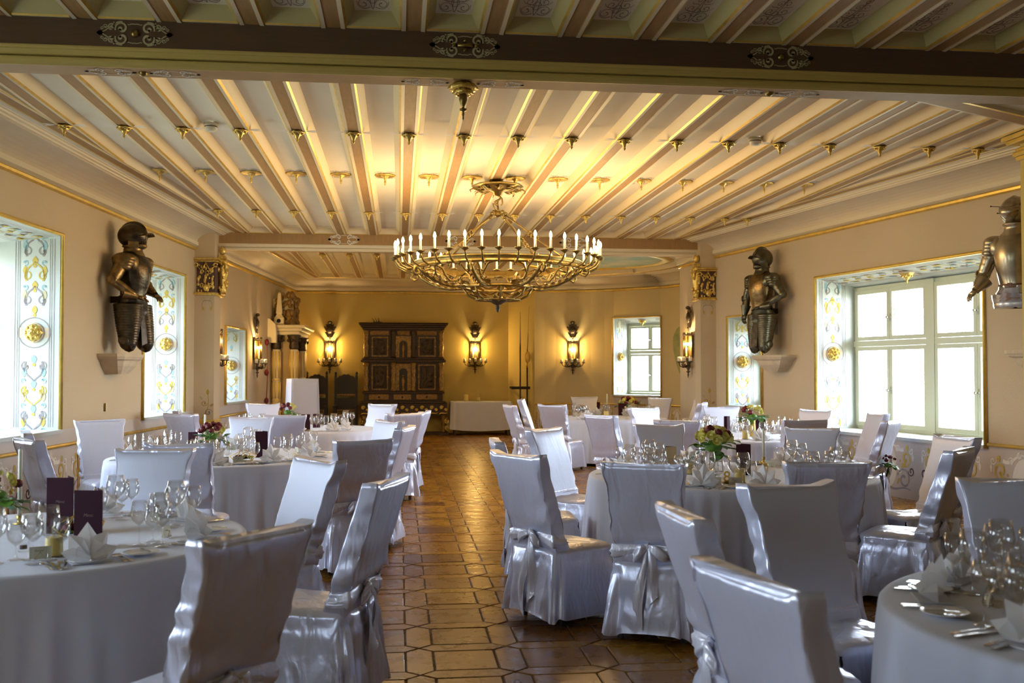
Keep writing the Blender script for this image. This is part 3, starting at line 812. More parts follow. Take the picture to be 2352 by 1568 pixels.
# ---- gilt pendants and rosettes hung on the ceiling
ORD = ['first','second','third','fourth','fifth','sixth','seventh','eighth','ninth','tenth','eleventh','twelfth','thirteenth','fourteenth','fifteenth','sixteenth','seventeenth','eighteenth','nineteenth']
def pend_mb():
    m_ = MB()
    m_.lathe([(.0,.0),(.040,-.002),(.050,-.012),(.044,-.018),(.024,-.022),(.028,-.034),(.018,-.040),(.014,-.056),(.007,-.066),(.011,-.074),(.005,-.086),(0,-.092)], 12, wob=lambda a, z: 1+(.18 if z > -.04 else .02)*math.cos(6*a))
    for k in range(6): m_.ball((.036*math.cos(k*PI/3), .036*math.sin(k*PI/3), -.020), .012, n=6, k=4)
    return m_
t = thing('ceiling_pendant', 'x', 'pendant', (0,0,3.88), group='gilded pendants under the ribs'); t.scale = (1.3,1.3,1.25)
pend_mb().build('gilt_leafwork', ['gold'], t)
o = Orn(); o.leaf(.06,0,.3,.10,.02,3); o.leaf(.06,0,-.3,.10,.02,3); o.mirror(); pm = MB(); o.put(pm, (0,0,-.002), (1,0,0), (0,1,0)); pm.build('painted_leaf', ORN_M, t)
proto_p = t; first = True
for row, y, ks, nm in ((0, 9.65, range(-6, 12), 'near'), (1, 14.53, range(-5, 11), 'middle'), (2, 19.9, range(-3, 5), 'far')):
    for i, k in enumerate(ks):
        lab = f'small gilded leaf pendant under a rib, {ORD[i]} from left in the {nm} row'
        xx = XR + k*DX
        if row == 0 and k == -6: xx = -3.10
        if row == 1 and k == 10: xx = 5.2
        if first: t.location = (xx, y, 3.88); t['label'] = lab; first = False
        else: dup(t, (xx, y, 3.88), label=lab)
r_ = thing('ceiling_rosette', 'x', 'rosette', group='gilded rosettes in the ceiling panels')
m_ = MB(); m_.lathe([(0,0),(.118,-.002),(.126,-.010),(.11,-.018),(.06,-.014),(.03,-.02)], 24, wob=lambda a, z: 1+.05*math.cos(12*a)); m_.build('disc', ['gold'], r_)
m_ = MB(); m_.lathe([(.045,-.014),(.040,-.026),(.020,-.040),(.012,-.060),(.008,-.075),(.015,-.085),(.006,-.10),(.011,-.112),(.003,-.13),(0,-.14)], 12, wob=lambda a, z: 1+.15*math.cos(5*a)); m_.build('drop', ['gold'], r_)
first = True
for i, k in enumerate(range(-6, 10)):
    lab = f'gilded disc rosette with drop in a ceiling panel, {ORD[i]} from left'
    L_ = (XR + (k+.5)*DX, 12.2, 3.97)
    if first: r_.location = L_; r_['label'] = lab; first = False
    else: dup(r_, L_, label=lab)
# large pendant on the near beam
t = thing('beam_pendant', 'large gilded pendant of stacked leaf collars hanging from the near beam', 'pendant', (.437, 6.91, 3.60))
m_ = MB(); m_.lathe([(.0,0),(.05,-.0),(.085,-.02),(.10,-.045),(.078,-.055),(.05,-.045)], 20, wob=lambda a, z: 1+.12*math.cos(10*a)); m_.lathe([(.055,-.05),(.068,-.08),(.05,-.088),(.03,-.07)], 16, wob=lambda a, z: 1+.14*math.cos(8*a)); m_.build('leaf_collar', ['gold'], t)
m_ = MB(); m_.lathe([(.02,-.07),(.028,-.10),(.030,-.12),(.022,-.15),(.009,-.17),(.009,-.18),(.026,-.185),(.022,-.2),(.008,-.2),(.010,-.22),(.004,-.24),(.007,-.25),(0,-.27)], 14); m_.build('finial', ['brass'], t)
# smoke detectors
t = thing('smoke_detector', 'round cream smoke detector on the ceiling left of the chandelier', 'smoke detector', (-1.80, 9.80, 3.97))
m_ = MB(); m_.lathe([(0,0),(.068,0),(.068,-.03),(.060,-.035),(.060,-.06),(.045,-.08),(0,-.082)], 24); m_.build('housing', ['plastic'], t)
m_ = MB(); m_.lathe([(.061,-.036),(.061,-.044)], 24); m_.build('vent_slot', ['sc_brown'], t)
dup(t, (3.60, 9.80, 3.97), label='round cream smoke detector on the ceiling right of the chandelier')
t = thing('wall_switch', 'small brass-edged switch plate on the wall under the left armour', 'switch', (WL(12.78)+.004, 12.78, 1.147))
m_ = MB(); m_.bevbox(0,.012,-.03,.03,-.05,.05,.003); m_.build('plate', ['plastic'], t); m_ = MB(); m_.box(.0,.02,-.034,-.026,-.05,.05); m_.build('side_strip', ['brass'], t)
# ================================================================ CHAIRS
def sgn(x): return 1 if x >= 0 else -1
def sq_pt(a, hx, hy, p=.35):
    c, s = math.cos(a), math.sin(a)
    return sgn(c)*abs(c)**p*hx, sgn(s)*abs(s)**p*hy
def nz(x, y, z, o=0): return noise.noise(Vector((x+o, y-o*.7, z+o*.3)))
def chair_cover(seed):
    """slip cover of a high-backed banquet chair that faces +Y: back, seat and skirt down to the hem"""
    mb = MB(); so = seed*13.7
    # back, from the seat to the pillow-shaped top with its two pointed corners
    N = 72; loops = []; R = 34
    for i in range(R + 1):
        t = i / R; z = .44 + .61 * t
        yc = -.205 - .190 * max(0, (z-.46)/.59)**1.08
        hx = .205 + .012*t; hy = .058 - .010*t
        pinch = math.exp(-((z-.565)/.035)**2)
        hx -= .014*pinch
        top = max(0, (t-.955)/.045)
        l = []
        for j in range(N):
            a = 2*PI*j/N
            x, y = sq_pt(a, hx, hy, .14)
            rear = y < -.004; q = abs(x)/hx
            zz = z
            if top > 0: y *= 1 - .12*top; x *= 1 - .02*top
            ear = max(0, q-.86)/.14 * max(0, (t-.80)/.2)
            x += sgn(x)*.026*ear; zz += .024*ear*max(0,(t-.9)/.1)
            d = 0
            if rear:
                # pulled folds that run together at the knot of the sash
                dx, dz = x, z-.56; rr = math.hypot(dx, dz) + .02; an = math.atan2(dx, dz)
                d += .013*math.sin(an*10 + so + 2.5*nz(x*4,0,z*3,so))*math.exp(-rr*3.4)*min(1, rr*12)
                d += .014*nz(x*4,.3,z*2.6,so) + .004*nz(x*12,.3,z*6,so) - .022*pinch*(1-q*.6)
            else:
                d += .0045*nz(x*4,2,z*4,so) + .002*nz(x*11,2,z*5,so)
            side = q > .94 and abs(y) < hy*.93
            if side: d += .014*math.sin(z*46 + 5*nz(y*9,0,z*5,so) + seed) * (.4 + .6*nz(3,y*5,z*3,so+4)) + .006*nz(x*3,y*12,z*15,so)
            nx, ny = (sgn(x), 0) if side else (0, sgn(y))
            l.append((x + nx*d, yc + y + ny*d, zz))
        loops.append(l)
    mb.loft(loops, 0, cap1=True)
    # front of the back is drawn taut: separate material index on forward faces
    nf = N*R
    for k in range(len(mb.f)-1):
        j = k % N
        if 3 < j < N/2-4: mb.m[k] = 1
    # seat cushion and skirt
    N = 96; loops = []
    prof = [(0,.492),(.35,.492),(.7,.488),(.88,.480),(.97,.466),(1.0,.445)] + [(1.0, .445 - .39*k/13) for k in range(1, 14)]
    for i, (s, z) in enumerate(prof):
        dn = max(0, (.445 - z)/.39); l = []
        for j in range(N):
            a = 2*PI*j/N
            x, y = sq_pt(a, .218 + .030*dn, .232 + .022*dn, .25)
            yy = y*s*(1.22 if y < 0 else 1) - .005 - (.012 if y < 0 else 0)*dn; xx = x*s
            nx, ny = (x, y); ll = math.hypot(nx, ny); nx /= ll; ny /= ll
            per = (x - y*.8)
            d = 0
            if dn > 0:
                rear = y < -.2
                corner = math.exp(-((abs(x)-.215)/.05)**2 - ((abs(y)-.225)/.05)**2)
                d += dn**.8*(.012*math.sin(a*9+so) + .008*math.sin(a*17+2*so))*(1.3 if rear else .8) + .02*corner*dn
                d += .020*nz(x*6,y*6,z*3,so)*(.3+dn) + (.012*nz(x*14,y*14,z*8,so+3) if rear else .003*nz(x*14,y*14,z*8,so))
                if rear: d += .014*math.sin(x*40+z*9+so)*math.exp(-((z-.36)/.14)**2)
                d -= .010*math.exp(-((dn-.05)/.06)**2)
            zz = z + (.004*nz(x*9,y*9,0,so)+.006*math.sin(x*13+so)*math.cos(y*11) if s < 1 and i else 0)
            if i == len(prof)-1: zz += .012*math.sin(a*5+so) + .006*math.sin(a*11)
            l.append((xx + nx*d, yy + ny*d, zz))
        loops.append(l)
    mb.loft(loops, 0)
    return mb
def sash_mb(seed):
    mb = MB(); so = seed*7.3; N = 64; loops = []
    for i in range(7):
        t = i/6; l = []
        for j in range(N):
            a = 2*PI*j/N; x, y = sq_pt(a, .203, .060, .2)
            # the band slopes from the seat corners up to the knot on the rear side
            if y < 0: z = .530 + .035*(1-abs(x)/.21) + (t-.5)*(.035 + .05*abs(x)/.21)
            else: z = .520 + (t-.5)*.045
            bulge = .012*math.sin(t*PI) + .005*math.sin(t*16 + x*14 + so)
            yc = -.232
            sx = 1 + bulge/.2; dy = sgn(y)*bulge*.8
            if y < 0: y += .018*(1-abs(x)/.21)
            l.append((x*sx, yc + y + dy, z))
        loops.append(l)
    mb.loft(loops)
    return mb
def bow_mb(seed):
    mb = MB(); so = seed*3.1; K = (0, -.290, .565)
    mb.ball(K, .024, n=14, k=10, sc=(1,.8,1.1), fn=lambda d: 1+.18*math.sin(7*math.atan2(d.x, d.z)+so))
    for s in (-1, 1):
        loops = []
        L = .095 + .02*math.sin(so+s)
        for i in range(11):
            t = i/10; w = .010 + .028*math.sin(min(1,t*1.25)*PI*.62); w *= (1 if t < .9 else .8)
            cx = s*L*t; cz = .565 - .012*t - .05*t*t*(1+.4*s*math.sin(so)); cy = -.296 - .018*math.sin(t*PI)
            th = .014*math.sin(t*PI)**.7 + .003
            l = []
            for j in range(16):
                a = 2*PI*j/16
                l.append((cx + .006*math.sin(3*a+so), cy + th*math.cos(a)*(1+.25*math.sin(3*a+t*4)), cz + w*math.sin(a)))
            loops.append(l)
        mb.loft(loops, cap=True)
    return mb
def tail_mb(seed, s, L):
    mb = MB(); so = seed*5.9 + s; n = 18; rows = []
    for i in range(n + 1):
        t = i/n; w = .012 + .018*min(1, t*2.2); cz = .56 - L*t; tw = .5*math.sin(t*3.0+so) * s
        cx = s*(.012 + .035*t + .012*math.sin(t*5+so)); cy = -.306 - .012*math.sin(t*6+so) - .028*t
        row = []
        for j in range(5):
            u = (j-2)/2; fold = .008*math.cos(u*PI*1.3)*(1-.3*t)
            row.append((cx + u*w*math.cos(tw), cy + u*w*math.sin(tw) - fold, cz + (.03*u*s if i == n else 0)))
        rows.append(row)
    mb.loft(rows, closed=False)
    back = [[(x, y+.003, z) for x, y, z in r] for r in rows]
    mb.loft([list(reversed(r)) for r in back], closed=False)
    return mb
chair_meshes = []
def make_chair(seed):
    t = thing('banquet_chair', 'x', 'chair')
    chair_cover(seed).build('slip_cover', ['satin', 'satin_smooth'], t)
    s = sash_mb(seed).build('sash', ['satin_bow'], t)
    bow_mb(seed).build('bow', ['satin_bow'], s)
    tail_mb(seed, -1, .44 + .05*(seed % 2)).build('bow_tail', ['satin_bow'], s); tail_mb(seed, 1, .40 - .05*(seed % 3)).build('bow_tail', ['satin_bow'], s)
    for x in (-.18, .18):
        for y in (-.19, .20):
            m = MB(); m.loft([[(x+dx*.013, y+dy*.013, 0) for dx, dy in ((-1,-1),(1,-1),(1,1),(-1,1))], [(x*.98+dx*.02, y*.98+dy*.02, .45) for dx, dy in ((-1,-1),(1,-1),(1,1),(-1,1))]], cap=True, smooth=False)
            m.build('leg', ['legs'], t)
    return t

# px of the middle of the top edge, distance along the view axis, heading; table; seat
TAB = {'T1': (-2.36, 5.02, 1.0, 'front left table'), 'T2': (2.30, 3.40, 1.0, 'front right table'), 'T3': (-2.78, 9.75, 1.1, 'second left table'),
       'T4': (1.75, 8.05, 1.13, 'middle right table'), 'T5': (-3.0, 14.35, 1.08, 'third left table'), 'T6': (2.85, 12.75, 1.06, 'window side table'), 'T7': (1.66, 17.7, 1.05, 'far bay table')}
CH = [
 (578, 3.36, -.86, .51, 'T1', 'near right seat'), (880, 4.85, -.98, .20, 'T1', 'aisle side seat'), (668, 6.05, -.74, -.67, 'T1', 'far right seat'), (330, 6.45, .02, -1, 'T1', 'far seat'),
 (75, 7.7, .72, .69, 'T3', 'near left seat'), (80, 8.8, .88, .47, 'T3', 'wall side seat'), (305, 10.35, .62, -.78, 'T3', 'far left seat'), (568, 11.0, -.02, -1, 'T3', 'far seat'),
 (815, 10.5, -.8, -.6, 'T3', 'far right seat'), (926, 9.2, -.99, .14, 'T3', 'aisle side seat'), (833, 7.85, -.55, .83, 'T3', 'near right seat'), (416, 7.35, -.02, 1, 'T3', 'near seat'),
 (420, 12.1, .45, .89, 'T5', 'near left seat'), (432, 13.6, .97, .25, 'T5', 'wall side seat'), (612, 15.7, .33, -.94, 'T5', 'far left seat'), (855, 15.6, -.5, -.87, 'T5', 'far right seat'),
 (972, 13.3, -.99, .12, 'T5', 'aisle side seat'), (927, 12.2, -.55, .83, 'T5', 'near right seat'), (657, 12.1, -.1, 1, 'T5', 'near seat'),
 (1478, 5.82, .36, .93, 'T4', 'near left seat'), (1196, 6.35, .80, .60, 'T4', 'left seat'), (1148, 7.8, .99, .1, 'T4', 'aisle side seat'), (1262, 9.05, .80, -.60, 'T4', 'far left seat'),
 (1530, 9.6, .1, -1, 'T4', 'far seat'), (1850, 9.35, -.42, -.91, 'T4', 'far right seat'), (2134, 7.95, -.96, -.22, 'T4', 'window side seat'), (2170, 6.85, -.78, .62, 'T4', 'right seat'), (1896, 5.95, -.05, 1, 'T4', 'near right seat'),
 (1382, 11.6, .78, .62, 'T6', 'near left seat'), (1480, 14.5, .45, -.89, 'T6', 'far left seat'), (1556, 10.75, .30, .95, 'T6', 'near seat'), (1845, 10.55, -.12, .99, 'T6', 'near right seat'),
 (1855, 13.7, -.75, -.66, 'T6', 'far right seat'), (1656, 14.4, .02, -1, 'T6', 'far seat'), (2012, 12.3, -.99, -.05, 'T6', 'window side seat'), (2040, 10.9, -.80, .60, 'T6', 'right seat'),
 (1174, 15.0, .96, .28, 'T7', 'aisle side seat'), (1215, 18.4, .98, -.15, 'T7', 'left seat'), (1270, 15.9, .55, .83, 'T7', 'near left seat'), (1342, 19.6, .12, -1, 'T7', 'far seat'),
 (1516, 19.6, -.55, -.84, 'T7', 'far right seat'), (1610, 16.4, -.93, .36, 'T7', 'near right seat'), (1586, 17.8, -.98, -.2, 'T7', 'right seat'),
 (2352, 4.80, -.06, -1, 'T2', 'far seat'), (1842, 4.62, .37, -.93, 'T2', 'far left seat'), (1580, 3.80, .99, .12, 'T2', 'left seat'), (1738, 2.70, .93, .36, 'T2', 'near left seat'),
]
CHAIR = {}
variants = [make_chair(s) for s in (1, 2, 3)]; used = set(); seats = []
for i, (px, d, hx, hy, tb, ph) in enumerate(CH):
    l = math.hypot(hx, hy); hx /= l; hy /= l
    xc = (px - 1176)/F_PX*d
    # the top of the back leans .37 m behind the middle of the seat
    X, Y = cw(xc + hx*.37, d + hy*.37)
    TX, TY = cw(TAB[tb][0], TAB[tb][1]); dd = math.hypot(X-TX, Y-TY); mn = TAB[tb][2] + .27
    if dd < mn: X, Y = TX + (X-TX)*mn/dd, TY + (Y-TY)*mn/dd
    lab = f'white satin covered chair with sash, {ph} of the {TAB[tb][3]}'
    v = i % 3; loc = (X, Y, 0); rz = hd(hx, hy)
    if v not in used:
        c = variants[v]; c.location = loc; c.rotation_euler = (0,0,rz); c['label'] = lab; used.add(v)
    else: c = dup(variants[v], loc, rz, lab)
    c['group'] = 'white covered banquet chairs'
    k = 1 + .012*math.sin(i*2.3); c.scale = (1.06 + .02*math.sin(i), 1, k)
    seats.append((tb, ph, X, Y)); CHAIR[(tb, ph)] = (X, Y, rz)

# ================================================================ TABLES
def cloth_mb(r, seed):
    mb = MB(); N = 420; so = seed*9.1; loops = []
    z1 = .765
    prof = [(0,z1),(r*.5,z1),(r-.03,z1),(r-.008,z1-.003),(r+.002,z1-.014)] + [(r+.006+.05*(k/12)**1.2, z1-.014-.70*k/12) for k in range(1,13)]
    ph = [so + 1.7*k for k in range(6)]
    for i, (rr, z) in enumerate(prof):
        dn = max(0, (z1-.02-z)/.70); l = []
        for j in range(N):
            a = 2*PI*j/N
            w = 0
            if dn > 0:
                f = (.75*math.sin(31*a+ph[0]+1.6*math.sin(5*a+ph[1])) + .6*math.sin(52*a+ph[2]+2*math.sin(3*a)))*(.65+.45*math.sin(4*a+ph[3])) + .5*math.sin(9*a+ph[5])
                f = max(-.8, f) if f < 0 else f*.8
                w = .040*(abs(f)**1.25*(1 if f > 0 else -1))*dn**.6 + .02*math.sin(4*a+ph[4])*dn
            q = rr + w
            l.append((q*math.cos(a), q*math.sin(a), z + (.0015*nz(q*3*math.cos(a), q*3*math.sin(a), 0, so) if dn == 0 else 0)))
        loops.append(l)
    mb.loft(loops)
    return mb
TC = {}
tdesc = {'T1': 'white floor-length cloth on the round front left table by the camera', 'T2': 'white floor-length cloth on the round front right corner table',
 'T3': 'white floor-length cloth on the second round table along the left wall', 'T4': 'white floor-length cloth on the middle right round table with yellow candles',
 'T5': 'white floor-length cloth on the third left round table, numbered six', 'T6': 'white floor-length cloth on the round table near the big right window', 'T7': 'white floor-length cloth on the farthest round table before the bay'}
for i, (k, (xc, d, r, nm)) in enumerate(TAB.items()):
    X, Y = cw(xc, d); TC[k] = (X, Y, r)
    t = thing('round_table', f'round banquet table hidden under a white cloth, the {nm}', 'table', (X, Y, 0), group='round banquet tables')
    m = MB(); m.lathe([(0,.735),(r-.02,.735),(r-.01,.74),(r-.01,.755),(r-.02,.758),(0,.758)], 48); m.build('tabletop', ['wood_dark'], t)
    m = MB(); m.lathe([(.32,0),(.32,.03),(.06,.06),(.05,.7),(.2,.735)], 20); m.build('pedestal', ['wood_dark'], t)
    c = cloth_mb(r, i+1).build('tablecloth', ['cloth'], loc=(X, Y, 0)); tag(c, tdesc[k], 'tablecloth')
TZ = .767

# ================================================================ TABLEWARE
def glass_proto(name, H, R, stem, foot, lab):
    t = thing(name, lab, 'wine glass')
    b = MB(); zb = stem
    b.lathe([(.004,zb),(R*.45,zb+.010),(R*.82,zb+(H-zb)*.22),(R,zb+(H-zb)*.45),(R*.97,zb+(H-zb)*.62),(R*.80,H),(R*.78,H),(R*.94,zb+(H-zb)*.62),(R*.965,zb+(H-zb)*.45),(R*.78,zb+(H-zb)*.24),(R*.4,zb+.014),(0,zb+.006)], 20); b.build('bowl', ['glass'], t)
    s = MB(); s.lathe([(0,0),(foot,.0),(foot,.002),(foot*.3,.006),(.0042,.016),(.0035,stem*.5),(.004,stem-.008),(.008,stem+.004)], 16); s.build('stem', ['glass'], t)
    return t
G_BIG = glass_proto('wine_glass', .240, .052, .100, .038, 'x'); G_MID = glass_proto('wine_glass', .212, .041, .095, .034, 'x'); G_WAT = glass_proto('water_glass', .175, .040, .062, .034, 'x')

def napkin_mb(seed):
    mb = MB()
    # flat folded base and a fan of creased points
    mb.bevbox(-.085,.085,-.06,.06,0,.006,.002)
    pts = [(-74,.125,.062,-.014),(-38,.135,.070,.006),(0,.150,.074,.024),(38,.135,.070,.006),(74,.125,.062,-.014)]
    for i, (a, l, w, y) in enumerate(pts):
        a = math.radians(a); c, s = math.sin(a), math.cos(a)
        def P(u, v, yy): return (c*u + s*v, yy, s*u - c*v + .012 + .006)
        base = P(0,0,y-.03+.0); mid = P(l*.55,0,y-.035); tip = P(l,0,y+.01); L = P(l*.55,-w*.62,y+.02); R = P(l*.55,w*.62,y+.02); L0 = P(0,-.012,y+.01); R0 = P(0,.012,y+.01)
        mb.add([base,mid,tip,L,R,L0,R0], [(0,1,3,5),(1,2,3),(0,6,4,1),(1,4,2)], 0, False)
    return mb
NAP = thing('napkin', 'x', 'napkin'); napkin_mb(1).build('folded_fan', ['napkin'], NAP)
def cutlery(kind):
    m = MB()
    if kind == 'knife':
        m.loft([[(x*w,y,z*h+.003) for x, z in ((-1,-1),(1,-1),(1,1),(-1,1))] for y, w, h in ((-.115,.005,.002),(-.11,.008,.003),(-.02,.0065,.003),(.0,.005,.0025))], cap=True, smooth=False)
        m.loft([[(x*w+.002,y,z*h+.003) for x, z in ((-1,-1),(1,-1),(1,1),(-1,1))] for y, w, h in ((0,.006,.001),(.05,.0095,.001),(.09,.009,.001),(.112,.002,.0006))], cap=True, smooth=False)
    else:
        m.loft([[(x*w,y,z*h+.003+b) for x, z in ((-1,-1),(1,-1),(1,1),(-1,1))] for y, w, h, b in ((-.10,.004,.001,.0),(-.095,.009,.0012,.001),(-.06,.006,.0012,.003),(.02,.0035,.0015,.003),(.05,.006,.0012,.001))], cap=True, smooth=False)
        if kind == 'fork':
            m.loft([[(x*w,y,z*h+.003+b) for x, z in ((-1,-1),(1,-1),(1,1),(-1,1))] for y, w, h, b in ((.045,.006,.001,.0),(.055,.011,.001,.0),(.068,.0115,.001,.002))], cap=True, smooth=False)
            for k in range(4):
                x0 = -.0105 + k*.006; m.box(x0, x0+.003, .066, .105, .003, .0055)
        else:
            m.ball((0,.072,.006), .018, n=12, k=8, sc=(.75,1.35,.18))
    return m
def cut_proto(kind):
    t = thing('table_'+kind, 'x', kind); cutlery(kind).build({'knife':'knife_body','fork':'fork_body','spoon':'spoon_body'}[kind], ['silver'], t); return t
KN, FK, SP = cut_proto('knife'), cut_proto('fork'), cut_proto('spoon')
PL = thing('side_plate', 'x', 'plate'); m = MB(); m.lathe([(0,.004),(.045,.004),(.055,.007),(.078,.013),(.080,.015),(.078,.016),(.054,.010),(.044,.007),(0,.007)], 32); m.build('plate_body', ['porcelain'], PL)
PC = thing('place_card', 'x', 'place card')
m = MB(); m.box(-.045,.045,-.001,.001,.002,.056, mat=Matrix.Rotation(-.18,4,'X')); m.build('card_face', ['card'], PC)
m = MB(); W_ = [(-.022,-.012,.004),(0,-.010,.034),(.022,-.012,.004),(-.022,-.012,.004)]
m.tube(W_, .0012, 5); m.tube([(p[0],p[1]+.03,p[2]) for p in W_], .0012, 5)
for p in W_[:3]: m.tube([p, (p[0],p[1]+.03,p[2])], .0012, 5)
m.build('wire_holder', ['brass'], PC)
m = MB(); o = Orn(); o.ribbon([(-.022,.036),(-.018,.044),(-.016,.034),(-.012,.040),(-.008,.035),(-.004,.040),(0,.035),(.004,.040),(.008,.036),(.014,.039)], .0009, .0009, 5)
o.put(m, (0,-.0022,0), (1,0,0), (0,.18,.98)); m.build('handwriting', ORN_M, PC)

used_first = set()
PROTOS = []
def place(proto, loc, rz, label, group=None, scale=None):
    if proto.name not in used_first:
        used_first.add(proto.name); c = proto; c.location = loc; c.rotation_euler = (0,0,rz); c['label'] = label
        kids(proto)
    else: c = dup(proto, loc, rz, label)
    if group: c['group'] = group
    elif 'group' in c: del c['group']
    if scale: c.scale = scale
    return c
def setting(tb, ph, ang, level, jit):
    """ang: direction from the table centre to the guest"""
    X, Y, r = TC[tb]; nm = TAB[tb][3]; where = f'at the {ph} of the {nm}'; w2 = f'{ph}, {nm}'
    ux, uy = math.cos(ang), math.sin(ang); vx, vy = uy, -ux    # v: guest's left to right when looking at the centre
    vx, vy = -uy, ux
    def P(side, back, dz=0): return (X + ux*(r-back) + vx*side, Y + uy*(r-back) + vy*side, TZ+dz)
    rz = ang + PI/2 + 0.0     # local +y towards the centre
    R = random.Random(hash_(tb+ph)); j = lambda a: R.uniform(-a, a)
    if 'chairless' not in ph: place(NAP, P(j(.02), .19+j(.01)), rz + j(.15), f'white napkin folded into a pointed fan, {w2}', 'fan-folded napkins')
    s = -1
    place(G_BIG, P(-.13+j(.015), .33+j(.01)), rz, f'large balloon wine glass {where}', 'large wine glasses')
    place(G_MID, P(-.20+j(.015), .27+j(.01)), rz, f'medium wine glass by the knives, {w2}', 'medium wine glasses')
    place(G_WAT, P(-.06+j(.01), .38+j(.01)), rz, f'short-stemmed water glass {where}', 'water glasses')
    if level >= 1:
        place(G_MID, P(-.19+j(.01), .40+j(.01)), rz, f'medium wine glass behind the balloon glass, {w2}', 'medium wine glasses', )
    if level >= 2:
        place(KN, P(-.135, .17), rz, f'silver table knife {where}', 'table knives'); place(SP, P(-.165, .17), rz, f'silver spoon beside the knife, {w2}', 'spoons')
        place(FK, P(.135, .17), rz, f'silver dinner fork {where}', 'forks'); place(FK, P(.16, .175), rz, f'silver outer fork {where}', 'outer forks')
        place(PL, P(.245, .21), rz, f'white side plate {where}', 'side plates')
        place(KN, P(.262, .21, .0165), rz, f'small butter knife on the side plate, {w2}', 'butter knives', scale=(.75,.6,1))
        place(PC, P(.05+j(.02), .36), rz, f'cream place card in brass wire holder, {w2}', 'place cards')
def hash_(s):
    h = 0
    for ch in s: h = (h*31 + ord(ch)) % 99991
    return h
lvl = {'T1': 2, 'T2': 2, 'T3': 2, 'T4': 2, 'T5': 1, 'T6': 1, 'T7': 1}
for tb, ph, X, Y in seats:
    a = math.atan2(Y - TC[tb][1], X - TC[tb][0])
    setting(tb, ph, a, lvl[tb], 0)
def extra(tb, px, py, ph):
    d = F_PX*(EYE-.77)/(py-850); X, Y = cwp(px, d); setting(tb, ph, math.atan2(Y-TC[tb][1], X-TC[tb][0]), 2, 0)
extra('T1', 40, 1350, 'chairless near place'); extra('T4', 1668, 1130, 'chairless near place'); extra('T2', 2330, 1520, 'chairless near place')
extra('T3', 560, 1075, 'chairless near place')
# ================================================================ THINGS ON THE TABLES
def text_mesh(body, size, par, loc, mt, name, shear=0, ext=.0002, bev=0):
    c = bpy.data.curves.new('letters', 'FONT'); c.body = body; c.size = size; c.shear = shear; c.align_x = 'CENTER'; c.extrude = ext; c.bevel_depth = bev
    o = bpy.data.objects.new('letters', c); COL.objects.link(o)
    dg = bpy.context.evaluated_depsgraph_get(); me = bpy.data.meshes.new_from_object(o.evaluated_get(dg)); bpy.data.objects.remove(o)
    me.materials.clear(); me.materials.append(M[mt]); q = bpy.data.objects.new(name, me); COL.objects.link(q); q.parent = par; q.location = loc; q.rotation_euler = (PI/2, 0, 0); return q
def at_tab(px, py, z=.77):
    d = F_PX*(EYE-z)/(py-850); return cwp(px, d)
def pillar(px, py, r, h, lab, col='wax'):
    x, y = at_tab(px, py); t = thing('pillar_candle', lab, 'candle', (x, y, TZ))
    m = MB(); m.lathe([(0,.003),(r,.003),(r+.001,.006),(r,h-.004),(r-.003,h),(r*.5,h-.003),(0,h-.004)], 28, cap=False); m.build('candle_body', [col], t)
    m = MB(); m.tube([(0,0,h-.005),(.001,0,h+.006),(.003,0,h+.014)], .0012, 5); m.build('wick', ['wick'], t)
    m = MB(); m.lathe([(0,0),(r+.006,0),(r+.007,.002),(0,.003)], 24); m.build('coaster', ['sc_brown'], t)
    return t
pillar(130, 1272, .037, .085, 'pale yellow pillar candle by the dark menus on the front left table')
pillar(1698, 1106, .038, .105, 'yellow pillar candle right of the number ring on the middle right table')
pillar(1580, 1086, .036, .080, 'yellow pillar candle left of the bouquet on the middle right table')
pillar(1711, 1007, .037, .105, 'pale pillar candle beside the gold vase on the window side table')
pillar(1392, 959, .04, .12, 'pale pillar candle at the foot of the taper on the far bay table')
def taper(px, py, h, lab, hold, zb=.0):
    x, y = at_tab(px, py); t = thing('taper_candle', lab, 'candle', (x, y, TZ))
    m = MB(); b = .035 if hold == 'gold' else .02
    m.lathe([(0,b),(.0115,b),(.0105,h),(.008,h+.006),(0,h+.007)], 16); m.build('candle_body', ['wax_white'], t)
    m = MB(); m.tube([(0,0,h),(0,0,h+.016)], .001, 5); m.build('wick', ['wick'], t)
    m = MB()
    m.lathe([(0,0),(.032,0),(.034,.004),(.014,.010),(.008,.02),(.014,.026),(.016,b+.012),(.012,b+.012),(.012,b-.004)], 18); m.build('candlestick', ['gold'], t)
taper(50, 1200, .40, 'ivory taper candle standing left of the dark menus on the front left table', 'gold')
taper(472, 1030, .36, 'ivory taper candle before the dark red bouquet on the second left table', 'gold')
taper(1752, 1060, .30, 'ivory taper candle right of the menu on the middle right table', 'gold')
taper(1394, 948, .37, 'ivory taper candle behind the pillar candle on the far bay table', 'gold')
def menu(px, py, w, h, rz, lab, face='menu', text=True):
    x, y = at_tab(px, py); t = thing('menu_card', lab, 'menu', (x, y, TZ), rz=-TH + rz)
    m = MB()
    for s in (-1, 1):
        a = Matrix.Rotation(s*.32, 4, 'Z') if s > 0 else Matrix.Rotation(0, 4, 'Z')
    m.box(-w/2, w/2, -.0015, .0015, 0, h); m.build('cover', [face], t)
    q = MB(); q.box(0, w*.9, -.001, .001, 0, h, mat=Matrix.Translation((w/2,0,0)) @ Matrix.Rotation(math.radians(125), 4, 'Z')); q.build('back_cover', ['menu'], t)
    q = MB(); q.box(0, w*.86, -.001, .001, .003, h-.006, mat=Matrix.Translation((w/2-.002,.006,0)) @ Matrix.Rotation(math.radians(118), 4, 'Z')); q.build('page', ['menu_page'], t)
    if text:
        text_mesh('Menü', w*.15, t, (0, -.0022, h*.55), 'menu_ink', 'lettering', .35)
